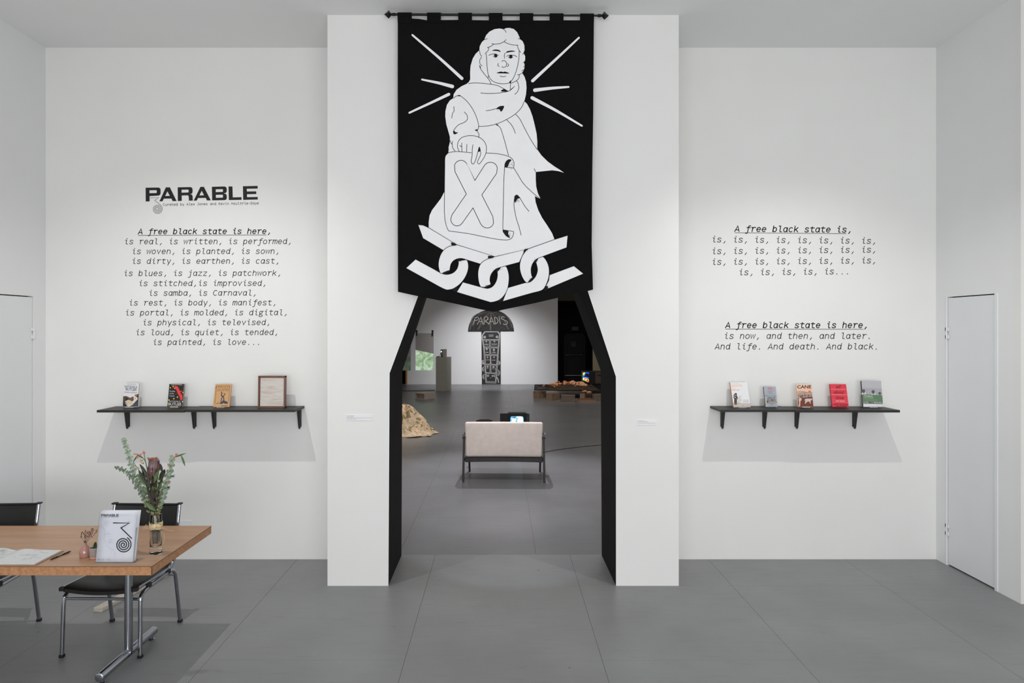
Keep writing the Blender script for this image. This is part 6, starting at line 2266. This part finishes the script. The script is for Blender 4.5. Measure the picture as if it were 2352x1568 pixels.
for (x, y, z) in pos:
    bm = bmesh.new()
    n1, n2 = 8, 8
    sd = rr.uniform(0, 50)
    lw, ll = rr.uniform(.11, .17), rr.uniform(.16, .28)
    g = []
    for j in range(n2 + 1):
        row = []
        for i in range(n1 + 1):
            u, v = i / n1 * 2 - 1, j / n2 * 2 - 1
            k = max(.12, 1 - .55 * u * u)
            row.append(bm.verts.new((u * ll, v * lw * k, .075 * noise.noise(Vector((u * 1.6, v * 1.6, sd))) + .035 * noise.noise(Vector((u * 5, v * 5, sd + 9))))))
        g.append(row)
    for j in range(n2):
        for i in range(n1):
            bm.faces.new((g[j][i], g[j][i + 1], g[j + 1][i + 1], g[j + 1][i]))
    mb = MB()
    mb._add(bm)
    mb.build('leaf', LEA, lh, smooth=True, loc=(x, y, z), rot=(rr.uniform(-.5, .8), rr.uniform(-.3, .3), rr.uniform(-.5, .5)))
for (zx, zy, r_) in ((1343, 897, .09), (1352, 900, .10), (1341, 908, .07)):
    p = P(zx, zy, 20.8)
    lf = thing('copper_scrap', {897: 'small copper brown scrap at the right back of the mesh bed', 900: 'curled copper scrap lying right of the leaf heap', 908: 'low copper scrap at the front right of the mesh bed'}[zy], 'scrap', tuple(p))
    bm = bmesh.new()
    bmesh.ops.create_icosphere(bm, subdivisions=2, radius=r_)
    for v in bm.verts:
        v.co.z *= .5
        v.co += Vector((1, 1, .6)) * .05 * noise.noise(v.co * 14 + Vector((zx, 0, 0)))
    mb = MB()
    mb._add(bm)
    mb.build('scrap', LEA, lf)
flo = thing('copper_sheet', 'thin flat copper sheets on the floor in front of the mesh bed', 'sheet', tuple(floorP(1350, 921)))
MB().bar((-.28, .1, .02), (.12, .16, .045), .012, .09).bar((-.25, .0, .012), (.25, -.05, .02), .012, .06).build('sheet_strip', mat('copper_strip', (150, 116, 90), rough=.4, metal=.4), flo)

YTV = 22.5
p = P(1366, 882, YTV)
TVB0 = TVB
TVB = mat('brown_tv_casing', (58, 52, 50), rough=.5)
tv3 = television('television', 'brown black television with a red, blue and yellow picture, by the right jamb', P(1366, 0, YTV).x, YTV, .80, .43, .5, P(0, 882, YTV).z, R(0), .215, .335, -.29, .225, scr_colour, bez=.03)
MB().box(.02, .36, -.004, .0, .03, .40, bev=.001).build('control_panel', mat('tv_control_panel', (68, 60, 56), rough=.5), tv3)
MB().box(.10, .21, -.008, -.003, .27, .32).build('dark_dial', TVD, tv3)
TVB = TVB0
zb = P(0, 882, YTV).z
for label, x0, x1 in (('left of the two square blocks holding up the far television', 1336, 1344), ('right of the two square blocks holding up the far television', 1347.5, 1357)):
    a0, a1 = P(x0, 0, YTV).x, P(x1, 0, YTV).x
    t = thing('wooden_block', label, 'block', ((a0 + a1) / 2, YTV + .05, 0), group='blocks under the far television')
    hw = (a1 - a0) / 2
    MB().box(-hw, hw, 0, .2, 0, zb - .001, bev=.004).build('block_body', WB, t)
    MB().box(-hw - .002, hw + .002, -.002, .012, zb - .04, zb - .002, bev=.002).build('top_edge_strip', WB, t)
t = thing('black_stand', 'black box stand under the right side of the far television', 'stand', (P(1370, 0, YTV).x, YTV + .05, 0))
MB().box(-.12, .22, 0, .4, 0, zb - .001, bev=.004).build('stand_body', TVB, t)
MB().box(-.105, .205, -.006, .002, .03, zb - .03).build('stand_door', TVD, t)

# ---- cord on the floor right of the settee
e0 = floorP(1250, 1038.5)
t = thing('floor_cord', 'thin dark cord curving across the floor right of the settee', 'cable', tuple(e0))
pts = [floorP(*q) - e0 for q in ((1240, 1039), (1250, 1038.5), (1275, 1034), (1300, 1030.5), (1330, 1027), (1355, 1024.5), (1385, 1022), (1420, 1021))]
MB().tube([v + Vector((0, 0, .005)) for v in crom(pts, 6)], .0045, 6).build('cord', TVB, t, smooth=True)
